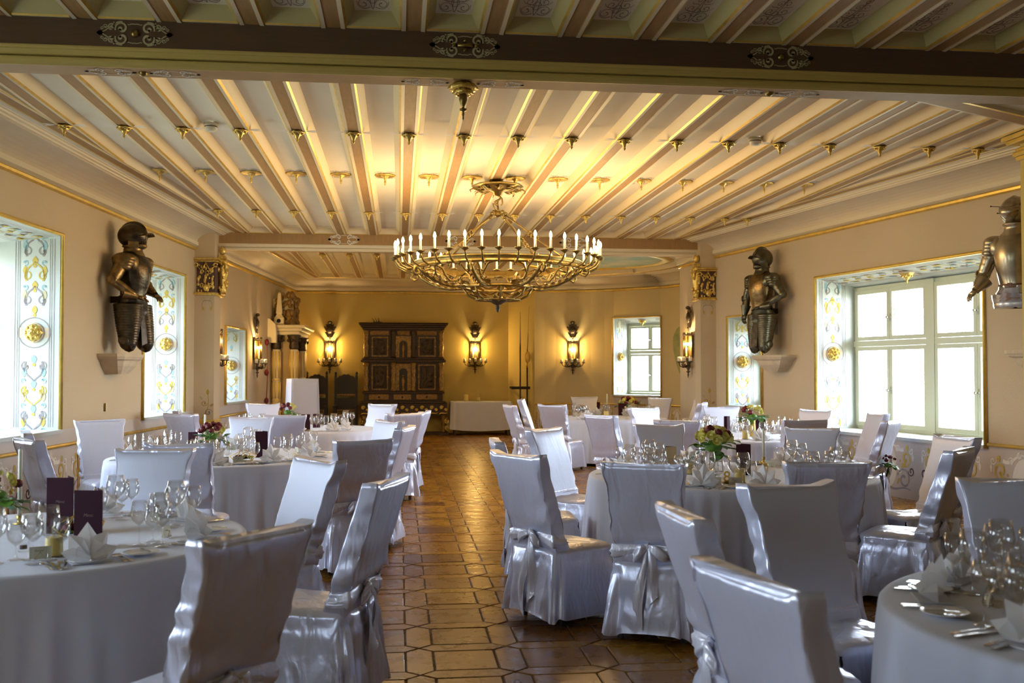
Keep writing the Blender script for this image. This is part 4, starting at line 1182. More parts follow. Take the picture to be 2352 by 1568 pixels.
menu(142, 1222, .135, .285, .02, 'black menu card standing behind the other on the front left table', 'menu')
menu(207, 1256, .135, .272, -.05, 'dark menu card with copper lettering on the front left table', 'menu')
menu(1706, 1089, .115, .245, 0, 'burgundy menu card with cream inner page on the middle right table')
menu(1541, 1066, .11, .16, .5, 'tan-paged menu card seen through glasses on the middle right table', 'menu_page', False)
menu(602, 1049, .115, .25, .1, 'burgundy menu card standing behind the place card on the second left table', 'menu', False)
menu(445, 1027, .10, .17, .1, 'purple menu card left of the taper on the second left table')
menu(703, 989, .12, .23, .15, 'purple menu card by the bouquet on the third left table', 'menu', False)
menu(728, 981, .11, .20, .5, 'second purple menu card farther back on the third left table', 'menu', False)
menu(1745, 998, .13, .25, -.3, 'purple menu card right of the gold vase on the window side table', 'menu', False)
menu(1672, 1000, .08, .25, .9, 'narrow menu card seen edge-on left of the vase on the window side table', 'menu', False)
menu(1428, 953, .13, .22, .05, 'burgundy menu card with small lettering on the far bay table')
menu(1372, 943, .11, .18, .2, 'small dark menu card behind the taper on the far bay table', 'menu', False)

# ---- bouquets
def rose(m, c, r, mi, seed=0, dirv=(0,0,1)):
    q = Vector(dirv).normalized().to_track_quat('Z', 'Y').to_matrix().to_4x4()
    T = Matrix.Translation(c) @ q; R_ = random.Random(seed)
    for ring, (n, rr, h, w, lean) in enumerate(((5, 1.0, .75, .62, .5), (5, .78, .9, .5, .3), (4, .52, 1.0, .42, .12), (3, .28, 1.05, .3, .0))):
        for k in range(n):
            a = 2*PI*k/n + ring*.7 + R_.uniform(-.15,.15); rows = []
            for i in range(4):
                t = i/3; row = []
                for j in range(4):
                    u = (j-1.5)/1.5; aa = a + u*w*(.5+.6*t)*1.1
                    rad = r*(rr*(.35+.65*math.sin(min(1,t*1.1)*PI/2)) + (lean*.25 if i == 3 else 0))*(1-.08*u*u); z = r*(-.5 + h*1.15*t - .12*u*u*t)
                    row.append(tuple(T @ Vector((rad*math.cos(aa), rad*math.sin(aa), z))))
                rows.append(row)
            m.loft(rows, mi, closed=False)
    m.ball(tuple(T @ Vector((0,0,0))), r*.5, mi, 7, 5)
def pom(m, c, r, mi, seed):
    """frilled carnation"""
    s = seed*3.3
    m.ball(c, r, mi, 16, 10, fn=lambda d: .86 + .22*math.sin(11*math.atan2(d.y, d.x)+3*d.z+s)*math.cos(9*d.z+s) + .1*noise.noise(d*4+Vector((s,0,0))), sc=(1,1,.8))
def leafm(m, c, d, L, w, mi=0, curl=.2):
    d = Vector(d).normalized(); sd = d.cross(Vector((0,0,1)))
    if sd.length < .1: sd = Vector((1,0,0))
    sd.normalize(); up = sd.cross(d); c = Vector(c); rows = []
    for i in range(6):
        t = i/5; ww = w*math.sin(PI*min(.97, t*.93+.05))**.8; p = c + d*(L*t) - up*(curl*L*t*t) 
        rows.append([tuple(p - sd*ww + up*ww*.25), tuple(p), tuple(p + sd*ww + up*ww*.25)])
    m.loft(rows, mi, closed=False)
def bouquet(px, py, zb, R_, lab, seed, dark, light, leaves, loc=None, h=.05):
    x, y = loc if loc else at_tab(px, py); t = thing('flower_bouquet', lab, 'flowers', (x, y, zb)); r = random.Random(seed)
    k = 0; tot = dark + light
    for i in range(tot):
        ph = math.acos(1 - .95*(i+.5)/tot); a = i*2.399 + seed
        d = Vector((math.sin(ph)*math.cos(a), math.sin(ph)*math.sin(a), math.cos(ph)*.8)); c = Vector((0,0,h)) + Vector((d.x*R_, d.y*R_, d.z*R_*.9))
        m = MB(); isd = (i*7 + seed) % tot < dark
        if isd: pom(m, c, R_*.30*r.uniform(.8,1.15), 0, i); m.build('carnation', ['petal_dark'], t)
        else: rose(m, c, R_*.27*r.uniform(.8,1.15), 0, i, d); m.build('rose', ['petal_yellow'], t)
    g = MB()
    for i in range(leaves):
        a = i*2*PI/leaves + seed*.3 + r.uniform(-.3,.3); e = r.uniform(-.5,.35); d = Vector((math.cos(a), math.sin(a), e))
        m = MB()
        for q in range(3): leafm(m, Vector((0,0,-.01)) + d*(R_*(.55+.28*q)) , d + Vector((r.uniform(-.7,.7), r.uniform(-.7,.7), r.uniform(-.4,.6))), R_*.62, R_*.33, 0)
        m.tube([(0,0,-.02), tuple(d*R_*.6), tuple(d*R_*1.25)], .0018, 5); m.build('leaf_sprig', [['leaf','leaf_blue'][i % 2]], t)
    for i in range(26):
        a = r.uniform(0,2*PI); q = r.uniform(.5,1.05)*R_; z = r.uniform(-.02,.9)*R_
        g.ball((q*math.cos(a), q*math.sin(a), z), .0045, n=5, k=4)
    o = g.build('baby_breath', ['blossom'], t); o['kind'] = 'stuff'
    g = MB(); 
    for i in range(9): a = i*.7; g.tube([(.016*math.cos(a+2), .016*math.sin(a+2), -.10), (.004*math.cos(a), .004*math.sin(a), -.02), (R_*.5*math.cos(a), R_*.5*math.sin(a), .02)], .002, 5)
    g.ball((0,0,.0), R_*.55, n=10, k=7, sc=(1,1,.7)); g.build('stems', ['leaf'], t)
    return t
def vase(px, py, h, r, lab, mname, loc=None, wire=False):
    x, y = loc if loc else at_tab(px, py); t = thing('vase', lab, 'vase', (x, y, TZ))
    m = MB(); m.lathe([(0,0),(r*.8,0),(r*.85,.004),(r,h*.4),(r*.9,h*.8),(r*1.1,h),(r*1.07,h),(r*.86,h*.8),(r*.96,h*.4),(r*.8,.008),(0,.008)], 24, wob=(lambda a, z: 1+.03*math.cos(14*a)) if mname != 'glass' else None); m.build('vase_body', [mname], t)
    if wire:
        m = MB(); q = r*1.6; c = [(-q,-q),(q,-q),(q,q),(-q,q)]
        for k in range(4):
            a, b = c[k], c[(k+1)%4]; m.tube([(a[0],a[1],0),(a[0]*.8,a[1]*.8,h*.9)], .0018, 5); m.tube([(a[0],a[1],.002),(b[0],b[1],.002)], .0018, 5); m.tube([(a[0]*.8,a[1]*.8,h*.9),(b[0]*.8,b[1]*.8,h*.9)], .0018, 5)
            m.tube([(a[0]*.8,a[1]*.8,h*.9),(0,0,h*1.25)], .0018, 5)
        m.build('wire_frame', ['bronze'], t)
def vb(px, py, h, r, vlab, mname, R_, blab, seed, dark, light, leaves, wire=False):
    vase(px, py, h, r, vlab, mname, wire=wire); x, y = at_tab(px, py); bouquet(0, 0, TZ+h, R_, blab, seed, dark, light, leaves, loc=(x, y))
vb(1638, 1080, .205, .036, 'clear glass vase in a wire frame on the middle right table', 'glass', .140, 'large bouquet of dark red and cream roses with round leaves, middle right table', 3, 10, 11, 9, True)
vb(490, 1042, .17, .04, 'silvery glass vase on the second left table', 'glass', .115, 'bouquet of burgundy carnations and yellow roses, second left table', 5, 9, 9, 8, True)
vb(-2, 1212, .17, .04, 'glass vase at the photo edge on the front left table', 'glass', .10, 'dark red bouquet at the photo edge on the front left table', 8, 7, 5, 8)
vb(663, 977, .20, .035, 'slim gold vase on the third left table', 'gold_trim', .115, 'small bouquet of dark blooms and a yellow sprig, third left table', 11, 7, 4, 6)
vb(1727, 1001, .24, .04, 'tall ribbed gold vase on the window side table', 'gold_trim', .125, 'bouquet with one crimson bloom and pale roses, window side table', 14, 3, 8, 9)
vb(1443, 950, .14, .04, 'low gold vase on the far bay table', 'gold_trim', .165, 'low bouquet of red and yellow blooms on the far bay table', 17, 7, 8, 8)
# bouquet tied to a chair by the window
cx, cy, crz = CHAIR[('T6', 'right seat')]; cx, cy = cx + math.sin(crz)*.36, cy - math.cos(crz)*.36; b = bouquet(0, 0, .57, .075, 'posy of green leaves and red blooms tied to the window chair bow', 21, 4, 3, 7, loc=(cx, cy))
m = MB(); m.tube([(0,0,-.02),(-.03,-.01,-.12)], .008, 6); m.build('dark_ribbon', ['wick'], b)

# ---- geometric gold terrariums with flowers
def terrarium(px, py, s, lab, seed):
    x, y = at_tab(px, py); t = thing('terrarium', lab, 'terrarium', (x, y, TZ), rz=seed)
    V = [(-1,-.5,0),(1,-.5,0),(1.1,.5,0),(-1,.6,0),(-1.5,0,.55),(1.55,0,.6),(-.3,-.2,1.15),(.5,.3,1.2)]
    E_ = [(0,1),(1,2),(2,3),(3,0),(0,4),(3,4),(1,5),(2,5),(4,6),(5,7),(6,7),(0,6),(1,6),(1,7),(2,7),(3,7),(3,6),(5,6)]
    m = MB()
    for a, b_ in E_: m.tube([tuple(c*s for c in V[a]), tuple(c*s for c in V[b_])], .0028, 6)
    m.build('gold_frame', ['gold'], t)
    m = MB()
    for i in range(6): leafm(m, (0,0,.01), (math.cos(i*1.05), math.sin(i*1.05)*.7, .25), s*1.2, s*.3, 0)
    m.build('leaves', ['leaf'], t)
    r = random.Random(seed)
    for i, (fx, fy, k) in enumerate(((-.7,-.1,0),(.0,-.1,1),(.7,.0,1),(.3,.3,0),(1.0,-.2,1),(-.3,.2,0))):
        m = MB()
        if k: rose(m, (fx*s, fy*s, .3*s+.01), .022, 0, i); m.build('rose', ['petal_yellow'], t)
        else: pom(m, (fx*s, fy*s, .3*s+.01), .026, 0, i); m.build('carnation', ['petal_dark'], t)
terrarium(560, 1056, .078, 'gold wire terrarium with yellow roses on the second left table', .2)
terrarium(1632, 1094, .06, 'gold wire terrarium with a burgundy bloom on the middle right table', 1.2)
terrarium(185, 1222, .085, 'gold wire terrarium behind the menus on the front left table', .6)
# ---- table number stands
def number(px, py, txt, lab, r=.035):
    x, y = at_tab(px, py); t = thing('table_number', lab, 'table number', (x, y, TZ), rz=-TH)
    m = MB(); m.lathe([(0,0),(r*1.25,0),(r*1.28,.004),(r*1.25,.014),(0,.014)], 20, wob=lambda a, z: 1+.03*math.sin(5*a)); m.build('wood_slice', ['wood_burr'], t)
    text_mesh(txt, r*3.4, t, (0, .002, .012), 'gold' if txt == '8' else 'wax_white', 'digit', 0, .004, .001)
number(762, 987, '6', 'cream number six on a wood slice, third left table', .045)
number(1668, 1107, '8', 'gold number ring on a wood slice, middle right table', .032)
# small glass tealight block on the front left table
x, y = at_tab(60, 1262); t = thing('tealight_holder', 'small square glass tealight holder on the front left table', 'tealight holder', (x, y, TZ), rz=.3)
m = MB(); m.bevbox(-.022,.022,-.022,.022,0,.045,.003); m.build('glass_block', ['glass'], t)
m = MB(); m.lathe([(0,.012),(.016,.012),(.016,.028),(0,.028)], 14); m.build('tealight', ['sc_brown'], t)
# small brass horned figurine beside the taper
x, y = at_tab(1755, 1078); t = thing('brass_figurine', 'small brass horned animal figurine beside the taper, middle right table', 'figurine', (x, y, TZ), rz=-.3)
m = MB(); m.ball((0,0,.045), .018, n=10, k=8, sc=(1.5,.8,.9)); m.ball((-.032,0,.062), .011, n=8, k=6, sc=(1.2,.8,.9))
for s in (-1, 1): m.tube([(-.03,.005*s,.07),(-.038,.016*s,.078),(-.05,.020*s,.074)], .002, 5)
m.build('body', ['gold'], t)
for sx_ in (-1, 1):
    for sy_ in (-1, 1): q = MB(); q.tube([(.018*sx_,.008*sy_,.04),(.02*sx_,.009*sy_,0)], .0045, 6); q.build('leg', ['gold'], t)

# ================================================================ CHANDELIER
CX, CY = 1.185, 12.05
ch = thing('chandelier', 'huge brass ring chandelier with forty lit candle bulbs over the hall', 'chandelier', (CX, CY, 0))
m = MB()   # canopy at the rib
m.lathe([(0,3.88),(.10,3.88),(.11,3.865),(.10,3.85),(.30,3.84),(.31,3.825),(.20,3.81),(.16,3.79),(.06,3.76),(.05,3.72),(.0,3.71)], 28, wob=lambda a, z: 1+.03*math.cos(8*a)); m.build('canopy', ['brass'], ch)
m = MB()
for k in range(8):
    a = k*PI/4; c, s = math.cos(a), math.sin(a)
    m.tube([(r*c - w*s, r*s + w*c, z) for r, z, w in ((.12,3.79,0),(.22,3.77,.0),(.30,3.80,.01),(.34,3.78,.02),(.33,3.75,.03))], [.02,.03,.022,.012,.006], 8, flat=.5)
    m.tube([(r*c + .03*s, r*s - .03*c, z) for r, z in ((.14,3.80),(.24,3.79),(.29,3.76))], [.015,.018,.006], 6, flat=.4)
m.build('canopy_leafwork', ['brass'], ch)
m = MB()
for k, (z0, z1_) in enumerate(((3.72,3.62),(3.66,3.52))):
    a = k*PI/2
    pts = [(.035*math.sin(t*2*PI)*math.cos(a), .035*math.sin(t*2*PI)*math.sin(a), z0 + (z1_-z0)*t*1.15) for t in [i/14 for i in range(15)]]
    m.tube(pts, .013, 8)
m.tube([(.0,.0,3.73),(.05,0,3.68),(.06,.0,3.62),(.035,0,3.60)], [.014,.012,.01,.008], 8)
m.tube([(-.0,.0,3.60),(-.06,0,3.62),(-.04,.0,3.55),(0,0,3.52)], [.012,.012,.01,.008], 8); m.build('hook_chain', ['brass'], ch)
HZ = 3.50
m = MB(); m.lathe([(0,HZ+.04),(.04,HZ+.03),(.055,HZ),(.05,HZ-.03),(.02,HZ-.045),(0,HZ-.05)], 16)
for k in range(4):
    a = k*PI/2 + PI/4; c, s = math.cos(a), math.sin(a)
    m.tube([((.07+.03*math.cos(t))*c, (.07+.03*math.cos(t))*s, HZ+.03*math.sin(t)) for t in [i*PI/5 for i in range(11)]], .009, 6)
m.build('hub', ['brass'], ch)
RB, ZBAND = 1.0, 2.855
for k in range(4):
    a = k*PI/2 + PI/4; c, s = math.cos(a), math.sin(a); m = MB()
    P = lambda t: ((.09 + (RB-.09)*t)*c, (.09 + (RB-.09)*t)*s, HZ - .01 + (ZBAND+.02-HZ+.01)*t)
    for t0, t1 in ((.03,.42),(.56,.93)):
        for o_ in (-.012,.012): m.tube([(P(t0)[0]-s*o_, P(t0)[1]+c*o_, P(t0)[2]), (P(t1)[0]-s*o_, P(t1)[1]+c*o_, P(t1)[2])], .0075, 6)
    for t in (.03,.44,.49,.54,.95):
        x, y, z = P(t)
        m.tube([(x+.03*math.cos(q)*c, y+.03*math.cos(q)*s, z+.03*math.sin(q)) for q in [i*PI/5 for i in range(11)]], .008, 6)
        m.tube([(x-.026*math.cos(q)*s, y+.026*math.cos(q)*c, z+.022*math.sin(q)) for q in [i*PI/4 for i in range(9)]], .006, 6)
    m.build('suspension_rod', ['brass'], ch)
def ringband(mb, prof, n=64, mi=0): mb.lathe(prof, n, m=mi)
m = MB(); ringband(m, [(RB-.02,ZBAND-.045),(RB+.015,ZBAND-.045),(RB+.03,ZBAND-.03),(RB+.018,ZBAND-.02),(RB+.02,ZBAND+.02),(RB+.035,ZBAND+.03),(RB+.02,ZBAND+.045),(RB-.02,ZBAND+.045),(RB-.02,ZBAND-.045)]); m.build('main_ring', ['brass'], ch)
m = MB(); ringband(m, [(.40,2.585),(.425,2.58),(.44,2.60),(.425,2.625),(.40,2.62),(.40,2.585)], 48); m.build('lower_ring', ['brass'], ch)
# forty candle arms in eight groups of five
arm_m = MB(); arm_m.tube([(.98,0,ZBAND-.02),(1.05,0,ZBAND-.055),(1.12,0,ZBAND-.06),(1.19,0,ZBAND-.025),(1.23,0,ZBAND+.03),(1.24,0,2.925)], [.012,.015,.013,.012,.011,.013], 8)
arm_m.tube([(1.0+.03*math.cos(t),0,ZBAND-.045+.03*math.sin(t)) for t in [i*PI/5 for i in range(8)]], .009, 6)
cup_m = MB(); cup_m.lathe([(.008,2.905),(.018,2.915),(.045,2.935),(.052,2.945),(.046,2.946),(.02,2.935),(.014,2.94)], 12, (1.24,0,0), wob=lambda a, z: 1+(.10*math.cos(6*a) if z > 2.93 else 0))
can_m = MB(); can_m.lathe([(.0135,2.935),(.0135,3.055),(.010,3.060),(0,3.060)], 10, (1.24,0,0))
bul_m = MB(); bul_m.lathe([(.007,3.060),(.0155,3.078),(.0175,3.092),(.014,3.112),(.006,3.132),(0,3.14)], 10, (1.24,0,0))
arm0 = None
angs = [math.radians(22.5 + 45*g + o_) for g in range(8) for o_ in (-17.5,-8.8,0,8.8,17.5)]
for a in angs:
    if arm0 is None:
        arm0 = arm_m.build('candle_arm', ['brass'], ch); arm0.rotation_euler = (0,0,a)
        cup_m.build('drip_cup', ['brass'], arm0); can_m.build('candle_sleeve', ['wax_white'], arm0); bul_m.build('bulb', ['bulb'], arm0); kids(arm0)
    else:
        c = dup(arm0, (0,0,0), a, parent=ch)
    L = None
# light of the bulbs
for i in range(16):
    a = (i+.5)*2*PI/16; L = bpy.data.lights.new('candle_glow', 'POINT'); L.energy = 10.5; L.color = (1,.65,.29); L.shadow_soft_size = .05
    lo = bpy.data.objects.new('candle_glow', L); COL.objects.link(lo); lo.location = (CX+1.24*math.cos(a), CY+1.24*math.sin(a), 3.16)
# scroll arms from the main ring down to the lower ring
for k in range(8):
    a = k*PI/4 + PI/8*0 + PI/8; c, s = math.cos(a), math.sin(a); m = MB()
    P = lambda r, z, w=0: (r*c - w*s, r*s + w*c, z)
    m.tube([P(*q) for q in ((1.0,2.80),(1.09,2.80),(1.12,2.75),(1.08,2.71),(1.03,2.73),(1.05,2.77))], [.02,.022,.02,.016,.012,.010], 8)
    m.tube([P(*q) for q in ((1.05,2.80),(.98,2.74),(.88,2.68),(.74,2.62),(.60,2.595),(.44,2.60))], [.016,.022,.026,.024,.020,.016], 8)
    m.tube([P(*q) for q in ((1.0,2.82),(.86,2.86),(.74,2.80),(.70,2.72),(.64,2.66),(.56,2.66),(.53,2.70),(.57,2.72))], [.012,.014,.016,.016,.014,.012,.010,.008], 7)
    m.build('scroll_arm', ['brass'], ch)
    m = MB()
    for q in range(6):
        t = q/5; r = .95 - .42*t; z = 2.735 - .12*t**.7
        for w in (-1, 1): leafm(m, P(r, z, .01*w), (-c*.6 - s*w*.9, -s*.6 + c*w*.9, -.12), .085, .024, 0, .3)
    leafm(m, P(.50,2.66), (-c,-s,-.15), .14, .045, 0); m.build('acanthus_leaf', ['brass'], ch)
    a2 = k*PI/4; c2, s2 = math.cos(a2), math.sin(a2); m = MB()
    for w in (-1, 1):
        m.tube([(r*c2 - ww*w*s2, r*s2 + ww*w*c2, z) for r, z, ww in ((.97,2.82,.05),(.93,2.83,.13),(.90,2.80,.20),(.86,2.74,.23),(.80,2.69,.25))], [.012,.014,.012,.01,.008], 7)
    m.build('side_scroll', ['brass'], ch)
# bottom basket
for k in range(8):
    a = k*PI/4; c, s = math.cos(a), math.sin(a); m = MB()
    for j, (r0, z0, L_, w_) in enumerate(((.41,2.59,.16,.07),(.34,2.52,.14,.055),(.25,2.47,.13,.04))):
        for w in (-1, 0, 1): leafm(m, (r0*c - w*.04*s, r0*s + w*.04*c, z0), (-c*.8 - s*w*.6, -s*.8 + c*w*.6, -.42), L_, w_*.6, 0, -.15)
    m.tube([(r*c, r*s, z) for r, z in ((.42,2.59),(.36,2.50),(.26,2.45),(.12,2.44),(.0,2.45))], [.012,.014,.012,.01,.01], 7)
    m.build('basket_leaf', ['brass'], ch)
m = MB(); ringband(m, [(.25,2.445),(.275,2.44),(.28,2.455),(.25,2.46),(.25,2.445)], 32); m.build('basket_ring', ['brass'], ch)
m = MB(); m.lathe([(0,2.46),(.13,2.455),(.14,2.44),(.09,2.425),(.05,2.40),(.022,2.385),(.03,2.37),(.022,2.355),(.030,2.345),(.018,2.33),(.022,2.32),(.008,2.305),(0,2.29)], 20); m.build('bottom_finial', ['bronze'], ch)

# ================================================================ WALL LANTERNS
def make_sconce():
    """lantern sconce; wall behind at y=0, lamp comes out towards -y, origin at lantern middle"""
    t = thing('wall_lantern', 'x', 'sconce', group='bronze wall lanterns')
    m = MB()
    o = Orn(); o.poly([(-.06,.33),(-.13,.46),(-.085,.46),(-.16,.60),(-.09,.60),(-.10,.66),(-.05,.64),(-.04,.70),(.04,.70),(.05,.64),(.10,.66),(.09,.60),(.16,.60),(.085,.46),(.13,.46),(.06,.33)])
    vs, fs, _ = o.p[0]; m.loft([[(x,-.02,z) for x, z in vs], [(x,-.045,z) for x, z in vs]], cap=True, smooth=False)
    m.ball((0,-.055,.52), .075, n=12, k=8, sc=(1,.5,1.25), fn=lambda d: 1+.15*math.sin(8*d.x+9*d.z)); m.ball((0,-.06,.70), .05, n=10, k=8, sc=(1.2,.9,.7))
    for s in (-1, 1): m.tube([(0,-.04,.28),(.05*s,-.05,.34),(.09*s,-.05,.335),(.10*s,-.05,.31)], [.01,.01,.008,.006], 6)
    m.tube([(0,-.02,.36),(0,-.05,.24)], .013, 6)
    m.build('crest', ['bronze'], t)
    m = MB()
    for k in range(6):
        a = PI*k/5; x, y = -.115*math.cos(a), -.02-.125*math.sin(a)
        m.tube([(x,y,-.21),(x,y,.19)], .008, 6); m.ball((x,y,.225), .012, n=6, k=5, sc=(1,1,2))
    for z in (-.20,.18,.205): m.tube([(-.118*math.cos(PI*k/10), -.02-.128*math.sin(PI*k/10), z) for k in range(11)], .011, 6)
    m.add([(-.115*math.cos(PI*k/10), -.02-.125*math.sin(PI*k/10), -.205) for k in range(11)], [tuple(range(11))]); m.box(-.12,.12,-.02,-.008,-.22,.20)
    m.build('lantern_frame', ['bronze'], t)
    m = MB(); m.loft([[(-.108*math.cos(PI*k/5), -.02-.118*math.sin(PI*k/5), z) for k in range(6)] for z in (-.2,.18)], closed=False, smooth=False); m.build('lantern_glass', ['amber'], t)
    for x, z in ((-.045,.03),(.045,.03)):
        m = MB(); m.lathe([(.012,-.19),(.012,z-.045),(.0,z-.045)], 8, (x,-.075,0)); m.build('candle_sleeve', ['wax'], t)
        m = MB(); m.ball((x,-.075,z), .023, n=10, k=8, sc=(1,1,1.25)); m.build('bulb', ['lamp_bulb'], t)
    m = MB(); m.lathe([(.05,-.22),(.06,-.25),(.03,-.34),(.045,-.40),(.015,-.46),(.05,-.475),(.014,-.50),(.02,-.54),(0,-.60)], 12, (0,-.06,0), sy=.8)
    for i, (x, y) in enumerate(((-.27,-.10),(-.15,-.19),(0,-.23),(.15,-.19),(.27,-.10))):
        m.tube([(x*.15,y*.3-.04,-.36),(x*.5,y*.65,-.40),(x*.85,y*.95,-.37),(x,y,-.31),(x*1.02,y,-.30)], [.012,.011,.010,.009,.01], 6)
        m.tube([(x*.6,y*.7,-.39),(x*.75,y*.8,-.34),(x*.62,y*.72,-.33)], .007, 5)
        m.lathe([(.01,-.31),(.04,-.30),(.046,-.288),(.03,-.292),(.0,-.295)], 12, (x,y,0))
    m.build('candle_branches', ['bronze'], t)
    for x, y in ((-.27,-.10),(-.15,-.19),(0,-.23),(.15,-.19),(.27,-.10)):
        m = MB(); m.lathe([(0,-.292),(.032,-.292),(.032,-.215),(.025,-.205),(0,-.208)], 12, (x,y,0)); m.build('candle', ['wax_white'], t)
    return t
sc0 = make_sconce(); first = True
SCN = [((-1.726, 25.49, 2.10), 0, 'lit bronze lantern sconce on the back wall left of the carved cabinet'), ((1.92, 25.49, 2.10), 0, 'lit bronze lantern sconce on the back wall right of the carved cabinet'),
       ((4.27, 24.42, 2.08), -.3, 'lit bronze lantern sconce on the bay wall left of the window'), ((5.345, 17.95, 2.05), PI/2*-1-.0, 'lit bronze lantern sconce seen sideways beyond the right pier'),
       ((WL(20.9)+.01, 20.9, 2.03), PI/2-.08, 'lit bronze lantern sconce on the left wall beside the carved portal'), ((WL(17.75)+.01, 17.75, 2.07), PI/2-.08, 'lit bronze lantern sconce just beyond the left pier')]
for loc, rz, lab in SCN:
    if first: c = sc0; c.location = loc; c.rotation_euler = (0,0,rz); c['label'] = lab; first = False; kids(sc0)
    else: c = dup(sc0, loc, rz, lab)
    L = bpy.data.lights.new('lantern_glow', 'POINT'); L.energy = 62; L.color = (1,.70,.33); L.shadow_soft_size = .05
    lo = bpy.data.objects.new('lantern_glow', L); COL.objects.link(lo); lo.location = Vector(loc) + Matrix.Rotation(rz,3,'Z') @ Vector((0,-.09,.04))
# ================================================================ SUITS OF ARMOUR
def lam(t, n, a=.05): return 1 + a*((t*n) % 1)
def limb(m, p0, p1, r0, r1, bands=0, n=14, mi=0, seg=None):
    p0, p1 = Vector(p0), Vector(p1); seg = seg or max(6, bands*3); pts = []; rs = []
    for i in range(seg + 1):
        t = i/seg; pts.append(p0.lerp(p1, t)); b = math.sin(t*PI)*.10 + 1
        rs.append((r0 + (r1-r0)*t)*b*(lam(t, bands) if bands else 1))
    m.tube(pts, rs, n, mi)
def hand(parent, w, d, side, mt, curl=.5):
    """gauntlet: cuff, back of the hand and five separate finger plates; w wrist point, d direction"""
    w, d = Vector(w), Vector(d).normalized(); up = Vector((0,0,1)) if abs(d.z) < .8 else Vector((1,0,0)); s = d.cross(up).normalized(); up = s.cross(d)
    g = MB(); g.tube([w - d*.13, w - d*.06, w - d*.0, w + d*.02], [.074,.058,.040,.038], 14, cap=False)
    g.tube([w, w + d*.045, w + d*.085], [.036,.043,.040], 12, flat=.6); g.build('gauntlet', [mt], parent)
    f = MB()
    for k in range(4):
        o = s*((k-1.5)*.020); L = (.070,.082,.078,.062)[k]; b = w + d*.08 + o
        p = [b, b + d*L*.4 - up*.010*curl, b + d*L*.72 - up*.034*curl, b + d*L*.85 - up*.062*curl]
        f.tube(p, [.0115,.0105,.0095,.007], 7)
    b = w + d*.03 - s*.035*side; f.tube([b, b - s*.020*side + d*.03 - up*.01, b - s*.018*side + d*.060 - up*.03], [.013,.012,.008], 7)
    f.build('fingers', [mt], parent)
